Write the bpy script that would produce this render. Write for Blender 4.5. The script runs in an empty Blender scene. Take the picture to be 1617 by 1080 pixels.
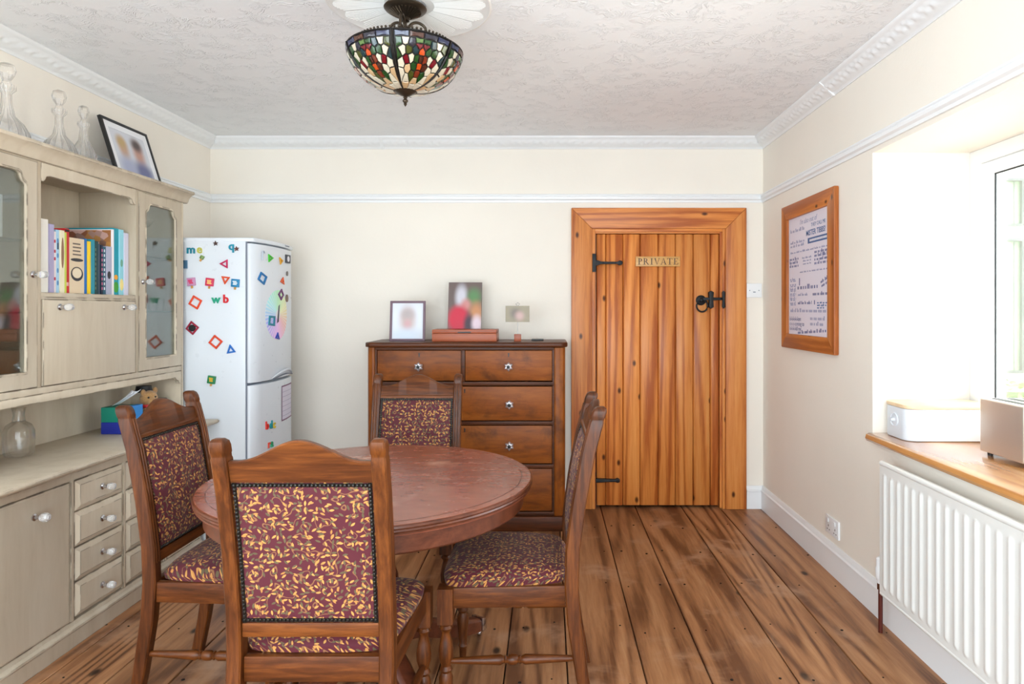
import bpy, bmesh, math, random
from mathutils import Vector, Matrix
random.seed(7)
PI = math.pi
S = bpy.context.scene
C = S.collection

# ------------------------------------------------------------------ camera, sky, sun, exposure
F, VX, VY, H0 = 1050.0, 866.0, 488.0, 1.31            # focal length in px, vanishing point, eye height
cd = bpy.data.cameras.new('camera'); cam = bpy.data.objects.new('camera', cd); C.objects.link(cam)
cam.location = (0, 0, H0); cam.rotation_euler = (PI/2, 0, 0)
cd.sensor_width = 36; cd.lens = 36*F/1617
cd.shift_x = -(VX-808.5)/1617; cd.shift_y = -(540-VY)/1617
cd.clip_start = .05
S.camera = cam
w = bpy.data.worlds.new('sky'); S.world = w; w.use_nodes = True
w.node_tree.nodes['Background'].inputs[0].default_value = (.82, .93, 1, 1)
w.node_tree.nodes['Background'].inputs[1].default_value = 8.5
sd = bpy.data.lights.new('sun', 'SUN'); so = bpy.data.objects.new('sun', sd); C.objects.link(so)
sd.energy = 9; sd.angle = math.radians(1.0); sd.color = (1, .95, .86)
so.rotation_euler = Vector((-.30, .42, -.86)).to_track_quat('-Z', 'Y').to_euler()
def portal(name, loc, rot, sx, sy):
    l = bpy.data.lights.new(name, 'AREA'); o = bpy.data.objects.new(name, l); C.objects.link(o)
    l.shape = 'RECTANGLE'; l.size = sx; l.size_y = sy; l.cycles.is_portal = True
    o.location = loc; o.rotation_euler = rot
portal('window_portal', (1.93, 2.07, 1.38), (0, PI/2, 0), 1.25, 1.66)
portal('added_rear_portal', (-.46, -1.13, 1.24), (PI/2, 0, 0), 3.32, 2.08)  # guides sky light through the added opening behind the camera
portal('added_side_portal', (-2.39, .25, 1.25), (0, -PI/2, 0), 1.5, 2.2)  # guides sky light through the added opening in the left wall
vs = S.view_settings
vs.view_transform = 'Standard'; vs.look = 'None'; vs.gamma = 1; vs.use_curve_mapping = False; vs.exposure = 0.2

# ------------------------------------------------------------------ room measures
XL, XR, YB, YF, ZC = -2.225, 1.4125, 4.375, -1.0, 2.43
def P(px, py, d):                     # photo measurement at a known depth -> metres
    return Vector(((px-VX)*d/F, d, H0-(py-VY)*d/F))

# ------------------------------------------------------------------ mesh helpers
class MB:
    def __init__(s): s.v = []; s.f = []
    def add(s, vs, fs):
        k = len(s.v); s.v += [tuple(p) for p in vs]; s.f += [tuple(i+k for i in f) for f in fs]; return s
    def box(s, x0, x1, y0, y1, z0, z1):
        x0, x1 = min(x0,x1), max(x0,x1); y0, y1 = min(y0,y1), max(y0,y1); z0, z1 = min(z0,z1), max(z0,z1)
        return s.add([(x0,y0,z0),(x1,y0,z0),(x1,y1,z0),(x0,y1,z0),(x0,y0,z1),(x1,y0,z1),(x1,y1,z1),(x0,y1,z1)],
              [(3,2,1,0),(4,5,6,7),(0,1,5,4),(1,2,6,5),(2,3,7,6),(3,0,4,7)])
    def loft(s, rings, cap=True):     # rings: lists of equal length, closed
        n = len(rings[0]); vs = [p for r in rings for p in r]; fs = []
        for a in range(len(rings)-1):
            for i in range(n):
                j = (i+1) % n
                fs.append((a*n+i, a*n+j, (a+1)*n+j, (a+1)*n+i))
        if cap: fs.append(tuple(range(n-1,-1,-1))); fs.append(tuple((len(rings)-1)*n+i for i in range(n)))
        return s.add(vs, fs)
    def lathe(s, prof, n=24, c=(0,0,0), axis='z', flute=0, nf=0, ring=False):   # prof [(r, h)]
        rings = []
        for r, h in prof:
            pts_ = []
            for i in range(n):
                t = 2*PI*i/n; q = r*(1+flute*math.cos(nf*t)) if flute else r
                q = max(q, 1e-5); a, b = q*math.cos(t), q*math.sin(t)
                p = {'z':(a,b,h),'x':(h,a,b),'y':(b,h,a)}[axis]
                pts_.append((c[0]+p[0], c[1]+p[1], c[2]+p[2]))
            rings.append(pts_)
        return s.loft(rings+[rings[0]] if ring else rings, cap=not ring)
    def lathe_dir(s, prof, p0, p1, n=16):       # prof h in 0..1 along p0->p1
        p0, p1 = Vector(p0), Vector(p1); d = p1-p0; q = d.to_track_quat('Z','Y').to_matrix()
        rings = []
        for r, h in prof:
            c = p0+d*h
            rings.append([tuple(c+q@Vector((r*math.cos(2*PI*i/n), r*math.sin(2*PI*i/n), 0))) for i in range(n)])
        return s.loft(rings)
    def tube(s, path, r, n=8):
        path = [Vector(p) for p in path]; rings = []
        rr = r if isinstance(r, (list,tuple)) else [r]*len(path)
        for k, p in enumerate(path):
            d = (path[min(k+1,len(path)-1)]-path[max(k-1,0)]).normalized()
            ref = Vector((0,0,1)) if abs(d.z) < .9 else Vector((1,0,0))
            a = d.cross(ref).normalized(); b = d.cross(a)
            rings.append([tuple(p+rr[k]*(a*math.cos(2*PI*i/n)-b*math.sin(2*PI*i/n))) for i in range(n)])
        return s.loft(rings)
    def prism(s, pts, a0, a1, plane='xz', fn=None):   # outline pts extruded along the third axis
        def mp(p, t):
            if fn: return fn(p, t)
            return {'xz':(p[0],t,p[1]),'xy':(p[0],p[1],t),'yz':(t,p[0],p[1])}[plane]
        n = len(pts)
        return s.loft([[mp(p,a0) for p in pts],[mp(p,a1) for p in pts]])
    def ring_prism(s, out, inn, a0, a1, plane='xz'):   # outline with a hole (same point count)
        mp = lambda p,t: {'xz':(p[0],t,p[1]),'xy':(p[0],p[1],t),'yz':(t,p[0],p[1])}[plane]
        n = len(out); vs = [mp(p,a0) for p in out]+[mp(p,a0) for p in inn]+[mp(p,a1) for p in out]+[mp(p,a1) for p in inn]
        fs = []
        for i in range(n):
            j = (i+1)%n
            fs += [(i,j,n+j,n+i),(2*n+j,2*n+i,3*n+i,3*n+j),(j,i,2*n+i,2*n+j),(n+i,n+j,3*n+j,3*n+i)]
        return s.add(vs, fs)
    def grid(s, nu, nv, fn):
        vs = [fn(i/nu, j/nv) for j in range(nv+1) for i in range(nu+1)]
        return s.add(vs, [(j*(nu+1)+i, j*(nu+1)+i+1, (j+1)*(nu+1)+i+1, (j+1)*(nu+1)+i) for j in range(nv) for i in range(nu)])
    def sphere(s, c, r, n=10, m=7):
        rx, ry, rz = r if isinstance(r,(tuple,list)) else (r,r,r); rings = []
        for k in range(m+1):
            t = PI*k/m - PI/2; q = max(math.cos(t), 1e-3)
            rings.append([(c[0]+rx*q*math.cos(2*PI*i/n), c[1]+ry*q*math.sin(2*PI*i/n), c[2]+rz*math.sin(t)) for i in range(n)])
        return s.loft(rings)
    def mesh(s, name, bevel=0, seg=2, smooth=40, off=(0,0,0)):
        me = bpy.data.meshes.new(name); o = Vector(off)
        me.from_pydata([tuple(Vector(p)-o) for p in s.v], [], s.f)
        bm = bmesh.new(); bm.from_mesh(me); bmesh.ops.recalc_face_normals(bm, faces=bm.faces)
        if bevel:
            es = [e for e in bm.edges if len(e.link_faces) == 2 and e.calc_face_angle(0) > .6]
            bmesh.ops.bevel(bm, geom=es, offset=bevel, segments=seg, affect='EDGES', profile=.6, clamp_overlap=True)
        bm.to_mesh(me); bm.free()
        if smooth:
            me.polygons.foreach_set('use_smooth', [True]*len(me.polygons)); me.set_sharp_from_angle(angle=math.radians(smooth))
        return me
    def build(s, name, mat, parent=None, bevel=0, seg=2, smooth=40):
        off = root_loc(parent)
        return link(name, s.mesh(name, bevel, seg, smooth, off), mat, parent)
def root_loc(p):
    v = Vector((0,0,0))
    while p is not None: v = v + p.location; p = p.parent
    return v
def link(name, me, mat, parent=None):
    if mat and not me.materials: me.materials.append(mat)
    o = bpy.data.objects.new(name, me); C.objects.link(o)
    if parent: o.parent = parent
    return o
def tag(o, label, cat, group=None, kind=None):
    o['label'] = label; o['category'] = cat
    if group: o['group'] = group
    if kind: o['kind'] = kind
    return o
def thing(name, label, cat, loc=(0,0,0), group=None, kind=None, rz=0):
    o = bpy.data.objects.new(name, None); C.objects.link(o); o.location = loc; o.rotation_euler = (0,0,rz)
    o.empty_display_size = .05
    return tag(o, label, cat, group, kind)
def dup(o, parent=None):
    c = o.copy(); C.objects.link(c); c.parent = parent
    for ch in list(o.children): dup(ch, c)
    return c
def text_mesh(body, size, extrude=.0004, align='CENTER', offset=0, shear=0):
    cu = bpy.data.curves.new('lettering', 'FONT'); cu.body = body; cu.size = size; cu.extrude = extrude
    cu.align_x = align; cu.align_y = 'CENTER'; cu.offset = offset; cu.shear = shear; cu.resolution_u = 3
    ob = bpy.data.objects.new('lettering', cu); C.objects.link(ob)
    bpy.context.view_layer.update()
    dg = bpy.context.evaluated_depsgraph_get()
    me = bpy.data.meshes.new_from_object(ob.evaluated_get(dg)); bpy.data.objects.remove(ob); bpy.data.curves.remove(cu)
    return me
def add_text(mb, body, size, fn, extrude=.0004, align='CENTER', offset=0, shear=0):
    me = text_mesh(body, size, extrude, align, offset, shear)
    mb.add([fn(v.co) for v in me.vertices], [tuple(p.vertices) for p in me.polygons]); bpy.data.meshes.remove(me)

# ------------------------------------------------------------------ materials
def srgb(r, g, b):
    f = lambda c: (c/255/12.92 if c/255 <= .04045 else ((c/255+.055)/1.055)**2.4)
    return (f(r), f(g), f(b), 1)
class NT:
    def __init__(s, name):
        s.m = bpy.data.materials.new(name); s.m.use_nodes = True; s.t = s.m.node_tree
        s.b = s.t.nodes['Principled BSDF']; s.out = s.t.nodes['Material Output']
    def n(s, typ, **kw):
        nd = s.t.nodes.new('ShaderNode'+typ)
        for k, v in kw.items():
            if k.startswith('_'): setattr(nd, k[1:], v)
            else:
                key = int(k[1:]) if k[0] == 'i' and k[1:].isdigit() else k.replace('__',' ')
                s.set(nd.inputs[key], v)
        return nd
    def set(s, sock, v):
        if isinstance(v, bpy.types.NodeSocket): s.t.links.new(v, sock)
        elif isinstance(v, bpy.types.Node): s.t.links.new(v.outputs[0], sock)
        else: sock.default_value = v
    def math(s, op, a, b=None, c=None, clamp=False):
        nd = s.n('Math', _operation=op, _use_clamp=clamp); s.set(nd.inputs[0], a)
        if b is not None: s.set(nd.inputs[1], b)
        if c is not None: s.set(nd.inputs[2], c)
        return nd.outputs[0]
    def vmath(s, op, a, b=None):
        nd = s.n('VectorMath', _operation=op); s.set(nd.inputs[0], a)
        if b is not None: s.set(nd.inputs[1], b)
        return nd.outputs['Value'] if op in ('DOT_PRODUCT','LENGTH','DISTANCE') else nd.outputs[0]
    def mix(s, fac, a, b, mode='MIX'):
        nd = s.n('Mix', _data_type='RGBA', _blend_type=mode)
        s.set(nd.inputs[0], fac); s.set(nd.inputs[6], a); s.set(nd.inputs[7], b); return nd.outputs[2]
    def ramp(s, fac, *stops):
        nd = s.n('ValToRGB'); s.set(nd.inputs[0], fac); e = nd.color_ramp.elements
        while len(e) < len(stops): e.new(.5)
        for el, (p, c) in zip(e, stops): el.position = p; el.color = c if len(c) == 4 else (*c, 1)
        return nd.outputs[0]
    def smooth(s, v, a, b):
        nd = s.n('MapRange', _interpolation_type='SMOOTHSTEP'); s.set(nd.inputs[0], v); s.set(nd.inputs[1], a); s.set(nd.inputs[2], b)
        return nd.outputs[0]
    def obj(s): return s.n('TexCoord').outputs['Object']
    def noise(s, vec, scale, detail=3, rough=.5, dist=0):
        return s.n('TexNoise', Vector=vec, Scale=scale, Detail=detail, Roughness=rough, Distortion=dist).outputs[0]
    def bump(s, h, strength=.2, dist=.01):
        nd = s.n('Bump', Strength=strength, Distance=dist, Height=h); s.set(s.b.inputs['Normal'], nd.outputs[0]); return nd
    def bs(s, **kw):
        for k, v in kw.items(): s.set(s.b.inputs[k.replace('__',' ')], v)
        return s
def flat(name, col, rough=.5, metal=0, **kw):
    t = NT(name); t.bs(Base__Color=col, Roughness=rough, Metallic=metal, **kw)
    n = t.noise(t.obj(), 30, 2); t.set(t.b.inputs['Roughness'], t.math('MULTIPLY_ADD', n, .03, rough-.015, True))
    return t.m
def plaster(name, col, scale=60, strength=.12, rough=.75, blot=.05):
    t = NT(name); o = t.obj()
    n1 = t.noise(o, 1.7, 3); n2 = t.noise(o, scale, 4)
    dk = tuple(c*(1-blot*2.2) for c in col[:3])+(1,)
    t.bs(Base__Color=t.mix(n1, dk, col), Roughness=rough); t.bump(n2, strength, .004); return t.m
def wood(name, dark, mid, light, axis='z', along=1.2, cross=14, ring=0, rough=.38, knots=0, wear=None, bump=.08, edge=None, coat=0, kc='x', spec=.4):
    t = NT(name); o = t.obj(); r = t.n('ObjectInfo').outputs['Random']
    sc = {'x':(along,cross,cross),'y':(cross,along,cross),'z':(cross,cross,along)}[axis]
    off = t.n('CombineXYZ', X=t.math('MULTIPLY', r, 37.0), Y=t.math('MULTIPLY', r, 61.0), Z=t.math('MULTIPLY', r, 23.0))
    v = t.vmath('ADD', t.vmath('MULTIPLY', o, sc), off)
    fine = t.noise(t.vmath('MULTIPLY', v, (3,3,3)), 1.0, 5, .65, .4)
    big = t.noise(v, .33, 2, .5, .8)
    g = t.math('MULTIPLY_ADD', fine, .6, t.math('MULTIPLY', big, .4))
    if ring:
        band = t.math('SINE', t.math('MULTIPLY', t.noise(v, .22, 1, .4, .25), ring))
        band = t.math('POWER', t.math('MULTIPLY_ADD', band, .5, .5), 2.2)
        g = t.math('SUBTRACT', g, t.math('MULTIPLY', band, .20))
    col = t.ramp(g, (.28, dark), (.48, mid), (.68, light))
    if knots:
        sx = t.n('SeparateXYZ', Vector=o).outputs; al = 'xyz'.index(axis); cr_ = 'xyz'.index(kc)
        kv = t.n('CombineXYZ', X=t.math('MULTIPLY_ADD', sx[cr_], knots, t.math('MULTIPLY', r, 37.0)), Y=t.math('MULTIPLY_ADD', sx[al], knots*.55, t.math('MULTIPLY', r, 61.0)))
        vo = t.n('TexVoronoi', _voronoi_dimensions='2D', Vector=kv, Scale=1.0, Randomness=1.0)
        pick = t.math('GREATER_THAN', t.n('SeparateColor', Color=vo.outputs['Color']).outputs[0], .68)
        k = t.math('MULTIPLY', t.math('SUBTRACT', 1, t.smooth(vo.outputs['Distance'], .03, .11)), pick)
        col = t.mix(k, col, tuple(c*.22 for c in dark[:3])+(1,))
    if wear:
        wv = t.noise(o, wear[1], 5, .6, .3)
        col = t.mix(t.smooth(wv, wear[2], wear[3]), col, wear[0])
    hs = t.n('HueSaturation', Color=col, Value=t.math('MULTIPLY_ADD', r, .22, .89))
    col = hs.outputs[0]
    if edge:
        bv = t.n('Bevel', _samples=4, Radius=edge[1]); geo = t.n('NewGeometry')
        d = t.vmath('DOT_PRODUCT', bv.outputs[0], geo.outputs['Normal'])
        m = t.math('MULTIPLY', t.math('LESS_THAN', d, .982), t.smooth(t.noise(o, 11, 4), .43, .53))
        col = t.mix(m, col, edge[0])
    t.bs(Base__Color=col, Roughness=t.math('MULTIPLY_ADD', fine, .2, rough-.1), Coat__Weight=coat, Coat__Roughness=.2, Specular__IOR__Level=spec)
    t.bump(g, bump, .004); return t.m
def fabric(name, mode):
    t = NT(name); sp = t.n('SeparateXYZ', Vector=t.obj()); X, Y, Z = sp.outputs
    if mode == 'back': uv = t.n('CombineXYZ', X=X, Y=Z)
    else: uv = t.n('CombineXYZ', X=t.math('MULTIPLY_ADD', Z, .6, X), Y=t.math('MULTIPLY_ADD', Z, .8, Y))
    uv = t.vmath('ADD', uv, t.vmath('MULTIPLY', t.n('TexNoise', Vector=uv, Scale=12.0).outputs[1], (.01,.01,0)))
    col = srgb(80, 9, 28)
    warp = t.noise(uv, 22, 1, .4)
    stem = t.math('SUBTRACT', 1, t.smooth(t.math('ABSOLUTE', t.math('SUBTRACT', t.math('FRACT', t.math('MULTIPLY', warp, 4)), .5)), .02, .07))
    col = t.mix(t.math('MULTIPLY', stem, .75), col, srgb(150, 105, 62))
    for k, (sc, gold, ox) in enumerate(((60, srgb(200,144,72), 0), (60, srgb(96,84,54), 3.37), (66, srgb(196,134,66), 8.1))):
        vv = t.vmath('ADD', t.vmath('MULTIPLY', uv, (sc,sc,sc)), (ox,ox*1.7,0))
        vo = t.n('TexVoronoi', _voronoi_dimensions='2D', Vector=vv, Scale=1.0, Randomness=.75)
        sc_ = t.n('SeparateColor', Color=vo.outputs['Color'])
        d = t.vmath('SUBTRACT', vv, vo.outputs['Position'])
        rot = t.n('VectorRotate', _rotation_type='Z_AXIS', Vector=d, Angle=t.math('MULTIPLY', sc_.outputs[0], 6.28))
        q = t.n('SeparateXYZ', Vector=rot.outputs[0])
        a = t.math('DIVIDE', q.outputs[0], .45); b = t.math('DIVIDE', t.math('ABSOLUTE', q.outputs[1]), .17)
        ins = t.math('ADD', t.math('MULTIPLY', a, a), b)
        m = t.math('SUBTRACT', 1, t.smooth(ins, .85, 1.05))
        if k == 0: m = t.math('MULTIPLY', m, t.math('GREATER_THAN', sc_.outputs[1], .32))
        if k == 2: m = t.math('MULTIPLY', m, t.math('GREATER_THAN', sc_.outputs[1], .72))
        if k == 1: m = t.math('MULTIPLY', m, t.math('GREATER_THAN', sc_.outputs[1], .25))
        col = t.mix(m, col, t.mix(sc_.outputs[2], gold, tuple(c*.75 for c in gold[:3])+(1,)))
    weave = t.n('TexWave', Vector=t.obj(), Scale=420.0)
    t.bs(Base__Color=col, Roughness=.72, Sheen__Weight=.06); t.bump(weave.outputs[1], .06, .001); return t.m
def clear_pane(name, tint=(1,1,1,1), refl=.06):
    t = NT(name); tr = t.n('BsdfTransparent', Color=tint); gl = t.n('BsdfGlossy', Roughness=.02)
    fr = t.n('Fresnel', IOR=1.4)
    mx = t.n('MixShader', i0=t.math('MULTIPLY_ADD', fr, .7, refl-.04, True)); t.set(mx.inputs[1], tr); t.set(mx.inputs[2], gl)
    t.set(t.out.inputs[0], mx); return t.m
def glass(name, col=(1,1,1,1), rough=0.0, mixf=.5):
    t = NT(name); t.bs(Base__Color=col, Roughness=rough, Transmission__Weight=1.0, IOR=1.45)
    tr = t.n('BsdfTransparent'); mx = t.n('MixShader', i0=mixf); t.set(mx.inputs[1], t.b.outputs[0]); t.set(mx.inputs[2], tr); t.set(t.out.inputs[0], mx)
    return t.m
def blurred(name, base, spots, rough=.3):     # a soft, blurred picture print: spots = (x, z, rx, rz, colour, softness) in object space
    t = NT(name); sp = t.n('SeparateXYZ', Vector=t.obj()); col = base
    for x, z, rx, rz, c, soft in spots:
        a = t.math('DIVIDE', t.math('SUBTRACT', sp.outputs[0], x), rx); b = t.math('DIVIDE', t.math('SUBTRACT', sp.outputs[2], z), rz)
        d = t.math('SQRT', t.math('ADD', t.math('MULTIPLY', a, a), t.math('MULTIPLY', b, b)))
        col = t.mix(t.math('SUBTRACT', 1, t.smooth(d, 1-soft, 1+soft)), col, c)
    t.bs(Base__Color=col, Roughness=rough); return t.m

CREAM = srgb(247, 239, 227)
M = {}
M['wall'] = plaster('cream_wall_paint', CREAM, 55, .12)
M['reveal'] = plaster('pale_cream_paint', srgb(247,241,224), 55, .12)
M['white'] = flat('white_gloss_paint', srgb(238,239,240), .35)
M['upvc'] = flat('white_window_frame', srgb(240,240,238), .35)
M['pine'] = wood('orange_pine', srgb(168,86,34), srgb(214,132,62), srgb(230,158,86), 'z', .8, 16, ring=70, rough=.42, knots=7, coat=.05)
M['pine_x'] = wood('orange_pine_across', srgb(168,86,34), srgb(214,132,62), srgb(230,158,86), 'x', .8, 16, ring=70, rough=.42, knots=7, coat=.05, kc='z')
M['pine_y'] = wood('orange_pine_along', srgb(158,84,34), srgb(198,118,54), srgb(218,142,74), 'y', .9, 14, ring=50, rough=.4, knots=9, kc='z')
M['pine_fr'] = wood('orange_pine_frame', srgb(158,84,34), srgb(198,118,54), srgb(218,142,74), 'z', .9, 14, ring=50, rough=.4, knots=9, kc='y')
M['floor'] = wood('old_pine_boards', srgb(104,64,38), srgb(160,110,72), srgb(192,144,102), 'y', .8, 12, ring=95, rough=.42, knots=5, wear=(srgb(178,138,108),3.5,.52,.75), bump=.2)
for ax in 'xyz':
    M['chair_'+ax] = wood('chair_oak_'+ax, srgb(30,12,3), srgb(82,40,12), srgb(124,68,24), ax, 2.2, 24, rough=.4, coat=.05, bump=.12, spec=.3)
    M['chest_'+ax] = wood('chest_mahogany_'+ax, srgb(76,32,6), srgb(136,70,16), srgb(162,92,30), ax, 2.2, 12, rough=.42, coat=.03, spec=.25, bump=.05, wear=(srgb(92,46,14),6,.48,.75))
M['chest_dark'] = wood('chest_dark_moulding', srgb(40,17,6), srgb(78,37,13), srgb(106,55,22), 'x', 1.6, 16, rough=.4, coat=.03, spec=.25)
M['table_top'] = wood('worn_mahogany_top', srgb(112,52,34), srgb(134,68,46), srgb(152,84,60), 'x', 2.6, 8, rough=.25, wear=(srgb(190,134,108),4.2,.54,.80), bump=.006, coat=.1)
M['table'] = wood('mahogany', srgb(48,20,10), srgb(86,42,24), srgb(112,60,38), 'x', 1.2, 14, rough=.36, coat=.1, bump=.03, spec=.35)
M['dresser'] = wood('distressed_putty_paint', srgb(186,170,146), srgb(202,188,166), srgb(212,200,180), 'z', .8, 5, rough=.5, bump=.05, edge=(srgb(74,58,46),.0055))
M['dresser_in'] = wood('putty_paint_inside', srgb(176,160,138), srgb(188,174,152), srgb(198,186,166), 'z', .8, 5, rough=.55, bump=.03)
M['fab_back'] = fabric('burgundy_leaf_fabric_back', 'back'); M['fab_seat'] = fabric('burgundy_leaf_fabric_seat', 'seat')
M['iron'] = flat('black_iron', srgb(30,31,33), .5, .4)
M['stud'] = flat('blackened_brass_studs', srgb(44,40,36), .32, .7)
M['chrome'] = flat('chrome', srgb(200,200,205), .18, 1)
M['steel'] = flat('brushed_steel', srgb(226,216,204), .36, .75)
M['black'] = flat('black_plastic', srgb(22,22,24), .4)
M['bronze'] = flat('antique_bronze', srgb(74,62,50), .38, .75)
M['lead'] = flat('lead_came', srgb(34,30,28), .45, .5)
M['fridge'] = flat('white_enamel', srgb(222,227,233), .28)
M['gap'] = flat('grey_rubber_seal', srgb(120,126,140), .6)
M['pane'] = clear_pane('clear_pane'); M['cab_pane'] = clear_pane('cabinet_pane', (.94,.97,.95,1), .05)
M['shelf_glass'] = clear_pane('green_edge_shelf', (.72,.86,.80,1), .12)
M['crystal'] = glass('cut_crystal')
M['tumbler'] = glass('clear_tumbler_glass', mixf=.2)
M['paper'] = flat('white_paper', srgb(240,240,244), .7)
M['under'] = flat('dark_under_floor', srgb(24,16,12), .9)
def fl(r,g,b,rough=.45):
    k = 'c%d_%d_%d' % (r,g,b)
    if k not in M: M[k] = flat('colour_%d_%d_%d' % (r,g,b), srgb(r,g,b), rough)
    return M[k]
t = NT('textured_ceiling_paint'); o = t.obj()
dv = t.vmath('ADD', t.vmath('MULTIPLY', o, (9, 15, 1)), t.vmath('MULTIPLY', t.n('TexNoise', Vector=o, Scale=7.0, Detail=2.0).outputs[1], (5,5,0)))
n1 = t.noise(dv, 1.6, 3, .55, 1.2); n2 = t.noise(o, 40, 3)
ridge = t.math('SUBTRACT', 1, t.smooth(t.math('ABSOLUTE', t.math('SUBTRACT', n1, .5)), 0, .075))
ridge2 = t.math('MULTIPLY', ridge, t.smooth(t.noise(o, 11, 2), .42, .6))
t.bs(Base__Color=t.mix(t.noise(o, .9, 2), srgb(244,246,249), srgb(247,249,252)), Roughness=.6)
t.bump(t.math('ADD', ridge2, t.math('MULTIPLY', n2, .12)), .6, .006); M['ceiling'] = t.m
M['rose'] = flat('ceiling_white_paint', srgb(240,239,237), .6)

# ------------------------------------------------------------------ room shell
fl_root = thing('floor', 'old brown pine floorboards with dark gaps running towards the pine door', 'floor', (0,0,0), kind='structure')
MB().box(XL-.1, XR+.1, YF-.1, YB+.2, -.10, -.03).build('subfloor', M['under'], fl_root)
bx = [-2.24,-2.0,-1.78,-1.557,-1.33,-1.10,-.88,-.648,-.40,-.158,.068,.345,.575,.88,1.13,1.43]
for i in range(len(bx)-1):
    a, b = bx[i]+.0022, bx[i+1]-.0022
    cuts = [YF-.02, YB+.1] if i % 4 != 1 else [YF-.02, 1.1+.5*(i%3), YB+.1]
    for j in range(len(cuts)-1):
        MB().box(a, b, cuts[j]+.001, cuts[j+1]-.001, -.03, random.uniform(-.0015,.0)).build('plank', M['floor'], fl_root, bevel=.0025, seg=1)
# sparse dark nail heads in the boards
nh = MB()
for i in range(len(bx)-1):
    for yy in [1.9+.42*k for k in range(6)]:
        for s in (.2,.8):
            x = bx[i]+(bx[i+1]-bx[i])*(s+random.uniform(-.06,.06)); y = yy+random.uniform(-.05,.05); r = random.uniform(.003,.0065)
            nh.lathe([(r,-.004),(r,.0006),(r*.6,.0009)], 7, (x,y,0))
o = nh.build('nail_head', M['under'], fl_root); o['kind'] = 'stuff'
tag(MB().box(XL-.2, XR+.5, YF-.2, YB+.3, ZC, ZC+.12).build('ceiling', M['ceiling']), 'white swirl-textured ceiling above the whole room', 'ceiling', kind='structure')
LY0, LY1, LZ0, LZ1 = -.85, 1.35, .50, 2.0  # unseen left-wall opening, added to let in more daylight
tag(MB().box(XL-.15, XL, YF-.15, LY0, -.1, ZC).box(XL-.15, XL, LY1, YB+.25, -.1, ZC).box(XL-.15, XL, LY0, LY1, -.1, LZ0).box(XL-.15, XL, LY0, LY1, LZ1, ZC).build('wall_left', M['wall']), 'cream painted wall behind the putty dresser', 'wall', kind='structure')
DX0, DX1, DZ = .280, 1.150, 1.838          # door opening
tag(MB().box(XL, DX0, YB, YB+.22, -.1, ZC).box(DX1, XR+.5, YB, YB+.22, -.1, ZC).box(DX0, DX1, YB, YB+.22, DZ, ZC).build('wall_back', M['wall']), 'cream painted end wall holding the pine door', 'wall', kind='structure')
WY0, WY1, WZ0, WZ1, WT = 1.25, 2.897, .742, 1.99, .50
tag(MB().box(XR, XR+WT, YF-.15, WY0, -.1, ZC).box(XR, XR+WT, WY1, YB, -.1, ZC).box(XR, XR+WT, WY0, WY1, -.1, WZ0).box(XR, XR+WT, WY0, WY1, WZ1, ZC)
    .build('wall_right', M['wall']), 'thick cream wall with the deep window recess', 'wall', kind='structure')
RX0, RX1, RZ0, RZ1 = -2.12, 1.2, .20, 2.28  # unseen opening behind the camera, added to let in more daylight
tag(MB().box(XL, RX0, YF-.12, YF, -.1, ZC).box(RX1, XR, YF-.12, YF, -.1, ZC).box(RX0, RX1, YF-.12, YF, -.1, RZ0).box(RX0, RX1, YF-.12, YF, RZ1, ZC)
    .build('wall_front', M['wall']), 'cream wall behind the camera with an added wide window', 'wall', kind='structure')
w2 = thing('added_rear_window', 'wide unseen window added behind the camera for more daylight', 'window', ((RX0+RX1)/2, YF-.06, RZ0), kind='structure')  # added window, out of view, brightens the room from behind
m = MB()
for x in (RX0, (RX0*2+RX1)/3, (RX0+RX1*2)/3, RX1): m.box(x-.025 if x > RX0 else x, x+.025 if x < RX1 else x, YF-.09, YF-.04, RZ0, RZ1)
m.box(RX0, RX1, YF-.088, YF-.042, RZ0, RZ0+.05).box(RX0, RX1, YF-.088, YF-.042, RZ1-.05, RZ1); m.build('window_frame', M['upvc'], w2)
for k in range(3):
    a = RX0+(RX1-RX0)*k/3+.03; MB().box(a, a+(RX1-RX0)/3-.06, YF-.068, YF-.064, RZ0+.05, RZ1-.05).build('pane', M['pane'], w2)

w3 = thing('added_side_window', 'unseen window added in the left wall to brighten the window wall', 'window', (XL-.08, (LY0+LY1)/2, LZ0), kind='structure')  # added window, out of view, lights the window wall opposite
m = MB()
for y in (LY0, (LY0+LY1)/2, LY1): m.box(XL-.11, XL-.06, y-.025 if y > LY0 else y, y+.025 if y < LY1 else y, LZ0, LZ1)
m.box(XL-.108, XL-.062, LY0, LY1, LZ0, LZ0+.05).box(XL-.108, XL-.062, LY0, LY1, LZ1-.05, LZ1); m.build('window_frame', M['upvc'], w3)
for k in range(2):
    a = LY0+(LY1-LY0)*k/2+.03; MB().box(XL-.087, XL-.083, a, a+(LY1-LY0)/2-.06, LZ0+.05, LZ1-.05).build('pane', M['pane'], w3)

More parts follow.
